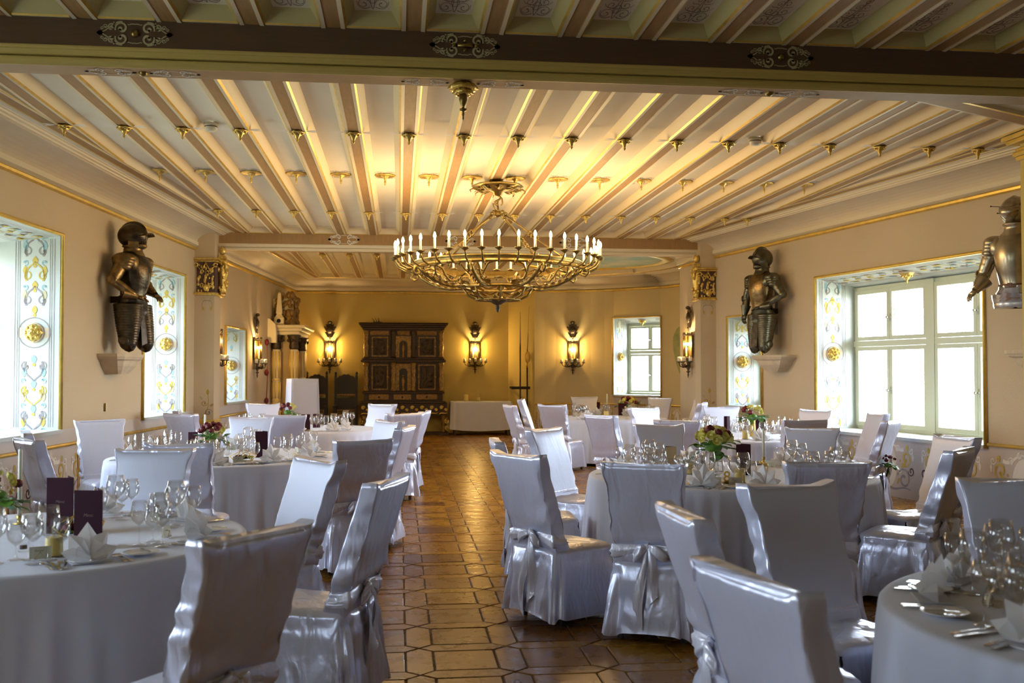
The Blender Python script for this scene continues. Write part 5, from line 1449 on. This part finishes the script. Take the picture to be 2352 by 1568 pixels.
def armour(loc, face, label, mts, style, arms, k=1.0):
    body, arm, thigh, dark = mts
    t = thing('suit_of_armour', label, 'armour', loc, rz=face); t.scale = (k, k, 1)
    def ell(rows, n=28, wob=None):
        return [[(xo + rx*math.cos(2*PI*j/n)*(wob(2*PI*j/n, z) if wob else 1), ry*math.sin(2*PI*j/n), z) for j in range(n)] for z, rx, ry, xo in rows]
    m = MB(); m.loft(ell([(.66,.13,.155,0),(.70,.122,.148,.0),(.80,.135,.160,.015),(.92,.148,.175,.028),(1.03,.152,.19,.03),(1.12,.142,.195,.02),(1.19,.118,.17,0),(1.25,.08,.11,0)], wob=lambda a, z: 1 + .09*max(0, math.cos(a))**14), cap=True); m.build('breastplate', [body], t)
    m = MB(); m.lathe([(.125,1.18),(.118,1.22),(.102,1.255),(.095,1.30),(.115,1.315),(.108,1.33),(.08,1.335)], 24, (0.0,0,0)); m.build('gorget', [arm], t)
    m = MB(); m.loft(ell([(.70,.124,.148,0),(.66,.135,.162,0),(.655,.13,.158,0),(.61,.150,.185,0),(.605,.143,.178,0),(.56,.155,.205,0),(.555,.148,.2,0),(.50,.150,.215,0),(.46,.13,.2,.01)])); m.build('fauld', [thigh], t)
    m = MB(); m.tube([(.127*math.cos(a)*1.02, .152*math.sin(a)*1.02, .695) for a in [i*2*PI/24 for i in range(25)]], .009, 6); m.box(.12,.14,-.02,.02,.68,.71); m.build('belt', ['leather'], t)
    # thigh plates and knees
    for s in (-1, 1):
        m = MB(); n = 18; loops = []
        knee = Vector((.05 + .03*s, .125*s, .12)) if style != 'light' else Vector((.03, .10*s, .46))
        hip = Vector((0, .095*s, .60)); N = 60
        for i in range(N + 1):
            q = i/N; p = hip.lerp(knee, q); r = (.142 - .055*q)*(1 + .06*math.sin(q*PI))*(1 + .06*((q*15) % 1))
            l = []
            for j in range(n):
                a = 2*PI*j/n; open_ = 1 if style != 'light' else .85
                l.append((p.x + r*1.08*math.cos(a)*open_, p.y + r*.88*math.sin(a), p.z))
            loops.append(l)
        m.loft(loops, cap=True); m.build('thigh_plate', [thigh], t)
        if style == 'light': continue
        m = MB(); m.ball(tuple(knee), .088, n=14, k=10, sc=(1.05,.95,1.15)); m.ball((knee.x-.01, knee.y + .085*s, knee.z+.02), .055, n=12, k=6, sc=(1.1,.35,1.1))
        m.lathe([(.07,0),(.062,-.03),(.04,-.07),(.0,-.09)], 12, tuple(knee + Vector((.01,0,-.03))), sx=1.1); m.build('knee_plate', [thigh], t)
    if style != 'light':      # hanging split plate between the legs, as an open shell
        m = MB(); m.loft([[(.13+.02*q, -.02+.10*u, .52-.42*q + .03*u*q) for u in (-.6,-.2,.2,.6)] for q in [i/6 for i in range(7)]], closed=False)
        m.loft([[(.125+.02*q, -.02+.10*u, .52-.42*q + .03*u*q) for u in (.6,.2,-.2,-.6)] for q in [i/6 for i in range(7)]], closed=False); m.build('hanging_tasset', [dark], t)
    # arms
    for s, (el, wr, hd_) in zip((-1, 1), arms):
        sh = Vector((0, .20*s, 1.12)); el = Vector(el); wr = Vector(wr)
        m = MB(); limb(m, sh, el, .068, .058, 5); m.build('upper_arm_plate', [arm], t)
        m = MB(); m.ball(tuple(el), .064, n=12, k=8); m.ball(tuple(el + Vector((.01,.045*s,0))), .05, n=12, k=6, sc=(1.15,.4,1.15)); m.build('elbow_plate', [arm], t)
        m = MB(); limb(m, el, wr, .055, .040, 0); m.build('forearm_plate', [arm], t)
        hand(t, wr, hd_, s, arm)
        m = MB()
        for q in range(4):
            rr = .128 - .010*q; m.ball((.0, .195*s + .012*s*q, 1.145 - .035*q), rr, n=18, k=9, sc=(1.0,.80,.62), fn=None)
        m.ball((.085, .14*s, 1.09), .085, n=14, k=8, sc=(.55,.8,1.15)); m.build('pauldron', [arm], t)
    # helmet
    h = MB(); c = (-.005, 0, 1.455)
    h.ball(c, .145, n=24, k=16, sc=(1.12,.90,1.08)); h.tube([(c[0] + .150*math.cos(a), 0, c[2] + .145*math.sin(a)) for a in [math.radians(20+ i*11) for i in range(13)]], [.008+.010*math.sin(i/12*PI) for i in range(13)], 8, flat=2.2 if style != 'light' else 1.2)
    h.build('helmet_skull', [dark if style == 'barred' else arm], t)
    if style in ('barred', 'skirted'):
        m = MB(); m.loft([[(.085 + q*.125, u*(.098-.035*q), 1.478 + .010*q - .035*abs(u)**2) for u in [i/4-1 for i in range(9)]] for q in (0,.35,.7,1)], closed=False)
        m.loft([[(.085 + q*.125, -u*(.098-.035*q), 1.472 + .010*q - .035*abs(u)**2) for u in [i/4-1 for i in range(9)]] for q in (0,.35,.7,1)], closed=False); m.build('peak', [arm], t)
        m = MB(); m.ball((.065,0,1.405), .085, n=16, k=10, sc=(.9,.78,1.0)); m.build('face_shade_ball', ['void'], t)  # black ball stands in for the shade inside the hollow helmet
        m = MB()
        for s in (-1, 1):
            m.loft([[(.0 + q*.115, s*(.112 - .055*q*q), z) for z in (1.47-.02*q, 1.42-.02*q, 1.36-.03*q, 1.30-.0*q)] for q in (0,.3,.6,.85)] if s > 0 else [[(.0 + q*.115, s*(.112 - .055*q*q), z) for z in reversed((1.47-.02*q, 1.42-.02*q, 1.36-.03*q, 1.30-.0*q))] for q in (0,.3,.6,.85)], closed=False)
        m.ball((.075,0,1.325), .075, n=16, k=8, sc=(1.05,.85,.62)); m.build('cheek_plates', [arm], t)
        if style == 'barred':
            m = MB()
            for y in (-.045,-.02,0,.02,.045): m.tube([(.11,y,1.47),(.148-.4*abs(y),y,1.42),(.135-.3*abs(y),y,1.35)], .0055, 6)
            m.build('face_bars', [arm], t)
    else:
        m = MB(); m.loft(ell([(1.50,.05,.11,.09),(1.45,.10,.10,.10),(1.40,.09,.08,.09),(1.34,.05,.05,.06)], 20), cap=True); m.build('visor', [body], t)
        m = MB()
        for y, z in ((-.10,1.50),(.10,1.50),(-.06,1.42),(.06,1.42)): m.tube([(.1,y*.8,z),(.15,y*1.5,z+.01)], .004, 5); m.ball((.155,y*1.55,z+.01), .008, n=6, k=4)
        m.build('visor_pins', ['bronze'], t)
    m = MB(); m.box(-.30,-.11,-.025,.025,.62,.70); m.box(-.33,-.28,-.04,.04,.30,1.1); m.build('wall_post', ['wood_dark'], t)
    return t
def console(loc, rz, label, L=.88, D=.30):
    """stone bracket, local x outwards from the wall, y along it"""
    t = thing('stone_bracket', label, 'bracket', loc, rz=rz); m = MB()
    pr = [(0,1.0),(-.035,1.0),(-.045,.97),(-.065,.93),(-.085,.80),(-.11,.76),(-.125,.74),(-.15,.70),(-.20,.55),(-.235,.42),(-.25,.38)]
    loops = []
    for z, k in pr:
        d = D*(.35+.65*k); l = L/2*k; c = .10*k
        loops.append([(-.0,-l,z),(d-c*.6,-l,z),(d,-l+c,z),(d,l-c,z),(d-c*.6,l,z),(0,l,z)])
    m.loft(loops, cap=True, smooth=False); m.build('corbel', ['stone'], t)
console((WL(12.95), 12.95, 1.80), math.atan2(-.079, 1), 'sandstone bracket under the dark armour on the left wall')
console((WR(14.72), 14.72, 1.83), PI - math.atan2(.172, 1)*-1, 'sandstone bracket under the armour on the right wall by the narrow window', .84, .32)
console((WR(9.55), 9.55, 1.81), PI + math.atan2(.172, 1), 'sandstone bracket at the right photo edge under the bright armour', .84, .34)
A_HIP = ((.02,-.30,.86), (.16,-.10,.70), (.6,.75,-.25)); 
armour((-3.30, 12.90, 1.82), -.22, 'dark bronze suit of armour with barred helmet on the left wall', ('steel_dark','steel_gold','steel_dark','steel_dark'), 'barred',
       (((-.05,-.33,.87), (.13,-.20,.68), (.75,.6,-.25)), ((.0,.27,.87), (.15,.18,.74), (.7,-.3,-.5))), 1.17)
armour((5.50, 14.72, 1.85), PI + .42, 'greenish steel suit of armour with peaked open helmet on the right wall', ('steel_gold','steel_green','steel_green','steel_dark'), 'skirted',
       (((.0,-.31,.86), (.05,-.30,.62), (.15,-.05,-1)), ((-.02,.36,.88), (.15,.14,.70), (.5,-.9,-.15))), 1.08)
armour((6.30, 9.62, 1.78), PI + .55, 'bright steel suit of armour with pointed visor, cut off at the right photo edge', ('steel','steel','steel_light','steel'), 'light',
       (((.02,-.30,.82), (.16,-.30,.66), (.5,-.3,-.6)), ((.02,.34,.84), (.14,.30,.66), (.5,.2,-.6))), 1.1)

# ================================================================ CARVED CABINET
def X_(px): return -.947 + (px-828)*.01071
def Z_(py): return EYE + (850-py)*.01078 + .0
cab = thing('carved_cabinet', 'tall dark carved renaissance cabinet with gilt inlay on the back wall', 'cabinet', (0, 24.9, 0))
xa, xb = X_(834), X_(1019)
m = MB(); m.box(xa+.02, xb-.02, .03, .55, .82, 2.62); m.build('carcass', ['wood_dark'], cab)
m = MB()
for z0, z1_, g in ((2.60,2.66,.02),(2.66,2.71,.06),(2.71,2.755,.10),(2.755,2.775,.12)): m.bevbox(xa-g, xb+g, -g*.8, .55, z0, z1_, .012)
m.build('top_cornice', ['wood_dark'], cab)
m = MB(); m.bevbox(xa-.05, xb+.05, -.07, .55, 1.80, 1.86, .012); m.bevbox(xa-.02, xb+.02, -.03, .55, 1.86, 1.90, .01)
for k in range(34): m.box(xa+.02+k*(xb-xa-.04)/33.5, xa+.045+k*(xb-xa-.04)/33.5, -.085, -.06, 1.785, 1.815)
m.build('middle_cornice', ['wood_dark'], cab)
m = MB(); m.bevbox(xa-.06, xb+.06, -.06, .55, .78, .83, .012); m.bevbox(xa-.02, xb+.02, -.03, .55, 1.02, 1.07, .01); m.build('table_edge', ['wood_dark'], cab)
def relief(name, par, x0, x1, z0, z1_, y, mts, seed, amp=.02, n=16):
    m = MB(); rows = []
    for i in range(n + 1):
        rows.append([(x0 + (x1-x0)*j/n, y - amp*max(0, noise.noise(Vector((x0*7+j*.45, seed, z0*5+i*.45))) + .25)*(0 < i < n and 0 < j < n), z0 + (z1_-z0)*i/n) for j in range(n + 1)])
    m.loft(rows, closed=False); return m.build(name, mts, par)
def door(x0, x1, z0, z1_, s):
    m = MB(); f = .05
    m.box(x0, x1, -.01, .03, z0, z1_); root = m.build('door', ['wood_dark'], cab)
    g = MB()
    for a, b, c, d in ((x0+.02,x1-.02,z0+.02,z0+.045),(x0+.02,x1-.02,z1_-.045,z1_-.02),(x0+.02,x0+.045,z0+.045,z1_-.045),(x1-.045,x1-.02,z0+.045,z1_-.045)): g.box(a, b, -.03, -.008, c, d)
    cx_, cz = (x0+x1)/2, (z0+z1_)/2
    for a, c in ((cx_, z0+.03), (cx_, z1_-.03), (x0+.03, cz), (x1-.03, cz)): g.bevbox(a-.025, a+.025, -.04, -.01, c-.02, c+.02, .006)
    g.build('gilt_border', ['wood_gilt'], root)
    m = MB()
    for a, b, c, d in ((x0+.06,x1-.06,z0+.06,z0+.075),(x0+.06,x1-.06,z1_-.075,z1_-.06),(x0+.06,x0+.075,z0+.06,z1_-.06),(x1-.075,x1-.06,z0+.06,z1_-.06)): m.box(a, b, -.035, -.008, c, d)
    m.build('inner_moulding', ['wood_black'], root)
    relief('carved_panel', root, x0+.085, x1-.085, z0+.085, z1_-.085, -.012, ['wood_dark'], s, .045)
    m = MB(); m.ball((x1-.012 if s % 2 else x0+.012, -.02, cz), .012, n=8, k=6); m.build('knob', ['brass'], root)
door(X_(852), X_(893), 1.92, 2.44, 1); door(X_(959), X_(1002), 1.92, 2.44, 2); door(X_(852), X_(893), 1.10, 1.76, 3); door(X_(959), X_(1002), 1.10, 1.76, 4)
for x0, x1 in ((850,893),(912,940),(957,1003)): relief('frieze_panel', cab, X_(x0), X_(x1), 2.47, 2.57, .01, ['wood_burr'], x0, .02, 12)
for z0, z1_, s in ((1.92,2.44,0),(1.10,1.76,1)):
    xc_ = X_(926); w = .19; m = MB()
    m.box(xc_-w, xc_-.10, -.02, .03, z0, z1_); m.box(xc_+.10, xc_+w, -.02, .03, z0, z1_); m.box(xc_-w, xc_+w, -.03, .03, z1_-.09, z1_)
    h = z1_-.09; pts = [(xc_+.10*math.cos(a), h-.12+.10*math.sin(a)) for a in [i*PI/10 for i in range(11)]]
    for i in range(10):
        a, b = pts[i], pts[i+1]; m.add([(a[0],-.02,a[1]),(b[0],-.02,b[1]),(b[0],-.02,h),(a[0],-.02,h)], [(0,1,2,3)])
    n_ = m.build('arched_niche', ['wood_gilt'], cab)
    m = MB(); m.box(xc_-.10, xc_+.10, .02, .03, z0, h); m.build('niche_back', ['wood_black'], n_)
    m = MB(); m.lathe([(.045,z0),(.045,z0+.04),(.025,z0+.06),(.035,z0+.16),(.05,z0+.24),(.03,z0+.30),(.025,z0+.33),(0,z0+.34)], 10, (xc_,0,0), sy=.6); m.ball((xc_,0,z0+.36), .028, n=8, k=6); m.build('carved_figure', ['wood_gilt'], n_)
def col(px, z0, z1_, r, mt, par):
    m = MB(); H = z1_-z0
    m.lathe([(r*1.2,z0),(r*1.2,z0+.05),(r*.85,z0+.07),(r*1.0,z0+H*.25),(r*1.25,z0+H*.42),(r*.8,z0+H*.55),(r*1.15,z0+H*.72),(r*.9,z0+H*.8),(r*1.3,z0+H*.9),(r*1.35,z1_)], 12, (X_(px),-.03,0), sy=.9, wob=lambda a, z: 1+.16*math.sin(5*a)*math.sin(z*38), cap=True)
    m.build('carved_column', [mt], par)
for px in (841, 903, 949, 1013):
    col(px, 1.91, 2.58, .055, 'wood_dark' if px in (903,949) else 'wood_gilt', cab); col(px, 1.08, 1.79, .055, 'wood_gilt', cab)
for x0, x1 in ((848,893),(904,944),(956,1004)):
    m = MB(); m.bevbox(X_(x0), X_(x1), -.03, .03, .87, 1.01, .01); dr = m.build('drawer', ['wood_burr'], cab)
    m = MB(); m.ball((X_((x0+x1)/2), -.045, .94), .022, n=8, k=6); m.build('knob', ['wood_black'], dr)
# stand with gilt scrolls
m = MB(); m.box(X_(828)+.02, X_(1030)-.03, .0, .5, .48, .80); m.box(X_(828), X_(1030), -.03, .53, 0, .06); st = m.build('stand', ['wood_dark'], cab)
o = Orn()
for i in range(9):
    x = (i-4)*.24; o.spiral(x-.05,.68,.05,0,1.2,.014,0,flip=1); o.spiral(x+.06,.62,.04,PI,1.1,.012,0,flip=-1)
    o.bez([(x-.1,.52),(x-.03,.58),(x+.05,.5),(x+.1,.56)],.012,.006,0)
for x in (-1.05,-.35,.35,1.05):
    o.spiral(x,.34,.07,PI/2,1.1,.016,0); o.spiral(x,.18,.06,-PI/2,1.1,.014,0,flip=-1)
m = MB(); o.put(m, (X_(929), -.036, .0), (1,0,0), (0,0,1)); m.build('gilt_scrolls', ['gold_trim'], st)
for px in (836, 893, 963, 1020):
    m = MB(); x = X_(px); m.lathe([(.06,.06),(.07,.1),(.04,.16),(.065,.28),(.05,.40),(.075,.48)], 10, (x,.02,0), wob=lambda a, z: 1+.15*math.sin(4*a+z*30), cap=True); m.build('carved_leg', ['wood_gilt'], cab)
tag(relief('antler_cluster_base', None, -.2, .1, 2.775, 2.80, 24.95, ['wood_dark'], 3), 'low dark wooden base lying on top of the carved cabinet', 'ornament') if False else None
t = thing('antler_ornament', 'small spiky dark antler ornament on top of the carved cabinet', 'ornament', (X_(866), 24.95, 2.775))
m = MB(); m.box(-.10,.12,-.03,.03,0,.02)
for x, a in ((-.06,-.5),(-.0,-.35),(.03,.05),(.05,-.2)): m.tube([(x,0,.0),(x+.06*a,0,.06),(x+.16*a,0,.12)], [.012,.008,.003], 6)
m.build('antler', ['wood_black'], t)

# ---- carved throne chairs
def throne(x0, x1, label):
    t = thing('throne_chair', label, 'chair', ((x0+x1)/2, 25.05, 0), group='carved dark throne chairs'); w = (x1-x0)/2
    for s in (-1, 1):
        m = MB(); m.bevbox(s*w-.03, s*w+.03, .10, .16, 0, 1.47, .008); m.lathe([(.03,1.47),(.02,1.49),(.035,1.52),(.02,1.56),(0,1.58)], 8, (s*w,.13,0)); m.build('back_post', ['wood_black'], t)
        m = MB(); m.bevbox(s*w-.03, s*w+.03, -.42, -.36, 0, .72, .008); m.build('front_leg', ['wood_black'], t)
        m = MB(); m.bevbox(s*w-.04, s*w+.04, -.46, .12, .70, .74, .01); m.build('armrest', ['wood_black'], t)
    m = MB(); m.bevbox(-w, w, -.44, .12, .44, .52, .015); m.build('seat', ['leather'], t)
    m = MB(); m.box(-w+.03, w-.03, .12, .145, 1.0, 1.36); m.box(-w+.03, w-.03, .12, .145, .62, .92); m.build('backrest', ['wood_black'], t)
    m = MB(); pts = [(-w+.03, 1.36)] + [((-w+.03) + (2*w-.06)*i/12, 1.40 + .09*math.sin(i/12*PI) + .02*abs(math.sin(i/12*PI*4))) for i in range(13)] + [(w-.03, 1.36)]
    m.loft([[(x, .115, z) for x, z in pts], [(x, .15, z) for x, z in pts]], cap=True, smooth=False); m.build('crest_rail', ['wood_black'], t)
    m = MB()
    for z in (.98, .60):
        m.box(-w+.03, w-.03, .105, .12, z, z+.03)
        for k in range(10): m.ball((-w+.06+(2*w-.12)*k/9, .11, z-.01), .018, n=6, k=4)
    m.build('gilt_fringe', ['wood_gilt'], t)
throne(-2.26, -1.78, 'carved black throne chair half behind the draped board'); throne(-1.56, -1.05, 'carved black throne chair next to the carved cabinet')

# ---- sideboard with hanging cloth, candle and glass
t = thing('side_table', 'long side table under a white cloth by the back wall', 'table', (2.03, 24.95, 0))
m = MB(); m.box(-.74,.74,-.33,.33,.78,.815); m.build('tabletop', ['wood_dark'], t)
for s in (-1,1):
    for q in (-1,1): m = MB(); m.box(s*.66-.02, s*.66+.02, q*.26-.02, q*.26+.02, 0, .78); m.build('leg', ['wood_dark'], t)
m = MB(); N = 120; loops = []
for i, (k, z) in enumerate(((0,.826),(.6,.826),(.97,.826),(1.0,.82),(1.015,.80)) + tuple((1.02+.03*j/8, .80-.70*j/8) for j in range(1, 9))):
    l = []
    for j in range(N):
        a = 2*PI*j/N; x, y = sq_pt(a, .76*min(k,1), .35*min(k,1), .18); d = (k-1) if k > 1 else 0
        w = d*2.5*(.25*math.sin(a*14) + .3*math.sin(a*5+1)); x += sgn(x)*d*.6 + math.cos(a)*w*.5; y += sgn(y)*d*.4 + math.sin(a)*w*.3
        zz = z + (.05*(abs(x)/.76)**2 if z < .2 else 0) * 1.0
        l.append((x, y, zz))
    loops.append(l)
m.loft(loops); c = m.build('tablecloth', ['cloth'], loc=(2.03, 24.95, 0)); tag(c, 'white cloth hanging over the long side table by the back wall', 'tablecloth')
def cyl(name, loc, r, h, mt, label, cat, part):
    t = thing(name, label, cat, loc); m = MB(); m.lathe([(0,0),(r,0),(r,h-.005),(r-.005,h),(0,h-.004)], 20); m.build(part, [mt], t); return t
cyl('pillar_candle', (1.65, 24.8, .828), .055, .17, 'wax', 'thick yellow pillar candle on the side table by the back wall', 'candle', 'candle_body')
t = thing('candle_glass', 'lit tealight in a tall clear glass on the side table', 'candle holder', (1.96, 24.8, .828))
m = MB(); m.lathe([(.045,0),(.05,.01),(.055,.19)], 18); m.build('glass_body', ['glass'], t); m = MB(); m.lathe([(0,.005),(.04,.005),(.04,.10),(0,.10)], 14); m.build('candle_body', ['wax'], t)

# ---- draped board
t = thing('draped_board', 'tall board covered by a white sheet near the left corner', 'covered board', (-1.92, 20.4, 0), rz=.42)
m = MB(); loops = []; N = 96
for i in range(15):
    q = i/14; z = 1.43 - 1.38*q; l = []
    for j in range(N):
        a = 2*PI*j/N; x, y = sq_pt(a, .28+.02*q, .17+.03*q, .10); w = .018*q**.6*(math.sin(a*13+1)+.6*math.sin(a*7)); l.append((x + sgn(x)*w*(abs(x)>.25), y + sgn(y)*w*(abs(x)<.27), z))
    loops.append(l)
m.loft([[(x*.02, y*.02, 1.435) for x, y, z in loops[0]]] + loops); m.build('white_sheet', ['cloth'], t)
m = MB(); m.box(-.26,.26,-.14,.14,.9,1.425); m.box(-.24,-.2,-.12,.12,0,.9); m.box(.2,.24,-.12,.12,0,.9); m.build('board', ['wood_dark'], t)

# ---- weapons in the corner
t = thing('weapon_rack', 'dark horizontal iron rack bar in the far right corner', 'rack', (0, 0, 0))
m = MB(); m.box(2.76,3.22,24.58,24.64,1.13,1.20); m.box(2.80,2.84,24.64,25.4,1.14,1.19); m.build('rack_bar', ['iron'], t)
t = thing('halberd', 'long thin dark spear standing left in the corner rack', 'halberd', (2.985, 24.67, 0))
m = MB(); m.tube([(0,0,0),(0,0,2.15)], [.024,.018], 8); m.build('shaft', ['wood_dark'], t); m = MB(); m.tube([(0,0,2.15),(0,0,2.3),(.0,0,3.05)], [.02,.012,.003], 6); m.build('spear_point', ['iron'], t)
t = thing('halberd', 'dark polearm with a gilt head standing right in the corner rack', 'halberd', (3.16, 24.67, 0))
m = MB(); m.tube([(0,0,0),(0,0,1.68)], [.026,.022], 8); m.build('shaft', ['wood_black'], t)
m = MB(); m.ball((.01,0,1.93), .10, n=12, k=10, sc=(.7,.35,1.45)); m.loft([[(x*1.0, y, z) for y in (-.01,.01)] for x, z in ((-.12,1.86),(-.05,2.0),(.0,1.85))], closed=False); m.tube([(0,0,1.66),(0,0,1.8)], [.025,.03], 8); m.build('gilt_head', ['gold_trim'], t)
m = MB(); m.tube([(0,0,2.05),(.03,0,2.5)], [.012,.002], 6); m.tube([(.0,0,2.05),(.05,0,3.2)], [.006,.002], 5); m.build('spike', ['iron'], t)
# ---- shield on the bay wall
a = math.radians(20.0); p = (BC[0]+(BR-.06)*math.cos(a), BC[1]+(BR-.06)*math.sin(a), 2.0)
t = thing('painted_shield', 'green and ochre painted teardrop shield hanging beside the bay window', 'shield', p, rz=a + PI/2*-1 + PI)
m = MB(); rows = []
for i in range(21):
    q = i/20; z = .60 - 1.2*q; w = .36*math.sqrt(max(0, 1-((q-.28)/.30)**2)) if q < .28 else .36*math.cos((q-.28)/.72*PI/2)**.85
    rows.append([(u*w, -.02 - .07*(1-u*u)*min(1, w*4), z) for u in [j/8-1 for j in range(17)]])
m.loft(rows, closed=False); m.loft([[(x, .0, z) for x, y, z in reversed(r)] for r in rows], closed=False); m.build('shield_face', ['shield_green'], t)

# ---- carved portal in the far left corner
t = thing('carved_chimneypiece', 'ornate carved chimneypiece with gilded columns in the far left corner', 'chimneypiece', (0,0,0))
m = MB(); m.box(-2.9,-2.42,22.75,24.6,0,2.46); m.bevbox(-2.9,-2.2,22.5,24.7,0,.25,.02); m.build('body', ['wall'], t)
m = MB(); m.bevbox(-2.9,-2.2,22.5,24.7,2.38,2.46,.02); m.bevbox(-2.9,-2.14,22.44,24.76,2.46,2.53,.02); m.bevbox(-2.9,-2.06,22.38,24.82,2.53,2.60,.02); m.build('entablature', ['mould'], t)
for x, y in ((-2.70,22.58),(-2.32,22.58),(-2.32,24.55)):
    m = MB(); m.lathe([(.10,.25),(.10,.30),(.085,.33),(.085,2.05),(.08,2.06)], 16, (x,y,0)); c = m.build('column', ['mould'], t)
    m = MB()
    for k in range(8):
        a = k*PI/4
        for z0, z1_ in ((.36,.9),(.98,1.35),(1.43,2.02)): m.tube([(x+.088*math.cos(a), y+.088*math.sin(a), z0), (x+.088*math.cos(a), y+.088*math.sin(a), z1_)], .019, 5)
    for z in (.94,1.39): m.lathe([(.095,z-.02),(.10,z),(.095,z+.02)], 14, (x,y,0))
    m.build('gilt_fluting', ['mould_gold'], c)
    m = MB(); m.lathe([(.08,2.06),(.10,2.10),(.09,2.2),(.13,2.34),(.14,2.38)], 14, (x,y,0), wob=lambda a, z: 1+.1*math.cos(7*a), cap=True)
    for k in range(7): m.ball((x+.12*math.cos(k*.9), y+.12*math.sin(k*.9), 2.26), .04, n=6, k=5)
    m.build('capital', ['bronze'], c)
m = MB(); m.box(-2.9,-2.42,22.78,24.5,2.60,3.20); m.loft([[(-2.9,22.78,3.2),(-2.42,22.78,3.2),(-2.42,24.5,3.2),(-2.9,24.5,3.2)],[(-2.9,23.1,3.42),(-2.7,23.1,3.42),(-2.7,24.3,3.42),(-2.9,24.3,3.42)]], cap=True, smooth=False); m.build('crest_block', ['sc_olive'], t)
m = MB(); r = random.Random(9)
for i in range(90):
    m.ball((r.uniform(-2.75,-2.38), 22.76 + (0 if i % 2 else r.uniform(0,1.6)), r.uniform(2.64,3.3)) if i % 2 else (-2.40, r.uniform(22.8,24.4), r.uniform(2.64,3.3)), r.uniform(.03,.07), n=6, k=5, sc=(1,1,1.3))
m.build('crest_relief', ['wood_burr'], t)
m = MB(); m.bevbox(-2.74,-2.54,22.5,22.7,2.60,2.78,.02); m.loft([[(-2.64+s_*w, 22.60+q*w, z) for s_, q in ((-1,-1),(1,-1),(1,1),(-1,1))] for z, w in ((2.78,.08),(2.84,.05),(2.86,.065),(3.30,.03),(3.34,.0))], smooth=False); m.build('obelisk', ['mould'], t)
m = MB(); m.ball((-2.64,22.49,2.69), .045, n=10, k=6, sc=(1,.4,1)); m.build('dark_roundel', ['void'], t)
m = MB(); m.loft([[(-2.95,y,2.2),(-2.95,y,2.75),(-2.80,y,2.72),(-2.68,y,2.6),(-2.66,y,2.4),(-2.66,y,2.2)] for y in (22.2,22.42)], cap=True, smooth=False); m.build('side_bracket', ['mould'], t)
t = thing('bell_pull', 'dark red tasselled bell rope hanging beside the carved chimneypiece', 'bell rope', (WL(21.9)+.05, 21.9, 0))
m = MB(); m.tube([(0,0,2.25),(.02,.02,1.6),(0,0,1.0),(.01,0,.8)], .014, 6); m.build('rope', ['leather'], t)
for z in (2.2, 1.55, .95): m = MB(); m.ball((0,0,z), .045, n=8, k=6, sc=(1,1,1.6)); m.build('tassel', ['petal_dark'], t)
# ================================================================ CAMERA, LIGHT
cam = bpy.data.cameras.new('camera'); co = bpy.data.objects.new('camera', cam); COL.objects.link(co)
cam.sensor_width = 36; cam.lens = 36 * F_PX / 2352; cam.clip_end = 200
co.location = (0, 0, EYE); co.rotation_euler = (PI/2 + PH, 0, -TH)
cam.dof.use_dof = True; cam.dof.focus_distance = 9.0; cam.dof.aperture_fstop = 3.2
SC.camera = co
w = bpy.data.worlds.new('World'); SC.world = w; w.use_nodes = True; nt = w.node_tree
bg = nt.nodes['Background']; tc = nt.nodes.new('ShaderNodeTexCoord'); sx = nt.nodes.new('ShaderNodeSeparateXYZ'); r = nt.nodes.new('ShaderNodeValToRGB')
nt.links.new(tc.outputs['Generated'], sx.inputs[0]); ma = nt.nodes.new('ShaderNodeMath'); ma.operation = 'MULTIPLY_ADD'; ma.inputs[1].default_value = .5; ma.inputs[2].default_value = .5
nt.links.new(sx.outputs['Z'], ma.inputs[0]); nt.links.new(ma.outputs[0], r.inputs[0])
e = r.color_ramp.elements; e[0].position = .46; e[0].color = (.33,.35,.29,1); e[1].position = .52; e[1].color = (.80,.90,1.0,1); q_ = e.new(.8); q_.color = (.62,.78,1.0,1)
nt.links.new(r.outputs[0], bg.inputs['Color']); mr = nt.nodes.new('ShaderNodeMapRange'); mr.inputs['From Min'].default_value = -.35; mr.inputs['From Max'].default_value = .35; mr.inputs['To Min'].default_value = 20; mr.inputs['To Max'].default_value = 36
nt.links.new(sx.outputs['X'], mr.inputs[0]); nt.links.new(mr.outputs[0], bg.inputs['Strength'])
s = bpy.data.lights.new('sun', 'SUN'); s.energy = 22; s.angle = math.radians(.6); s.color = (1,.93,.82)
so = bpy.data.objects.new('sun', s); COL.objects.link(so)
so.rotation_euler = Vector((-.62, -.28, -.73)).to_track_quat('-Z', 'Y').to_euler()
SC.view_settings.view_transform = 'Standard'; SC.view_settings.look = 'None'; SC.view_settings.gamma = 1
SC.view_settings.use_curve_mapping = False
SC.view_settings.exposure = 0.25
cy = SC.cycles
cy.max_bounces = 5; cy.diffuse_bounces = 4; cy.glossy_bounces = 2; cy.transmission_bounces = 4; cy.transparent_max_bounces = 14
cy.caustics_reflective = False; cy.caustics_refractive = False; cy.sample_clamp_indirect = 4
cy.use_adaptive_sampling = True; cy.adaptive_threshold = .05
cy.use_denoising = True
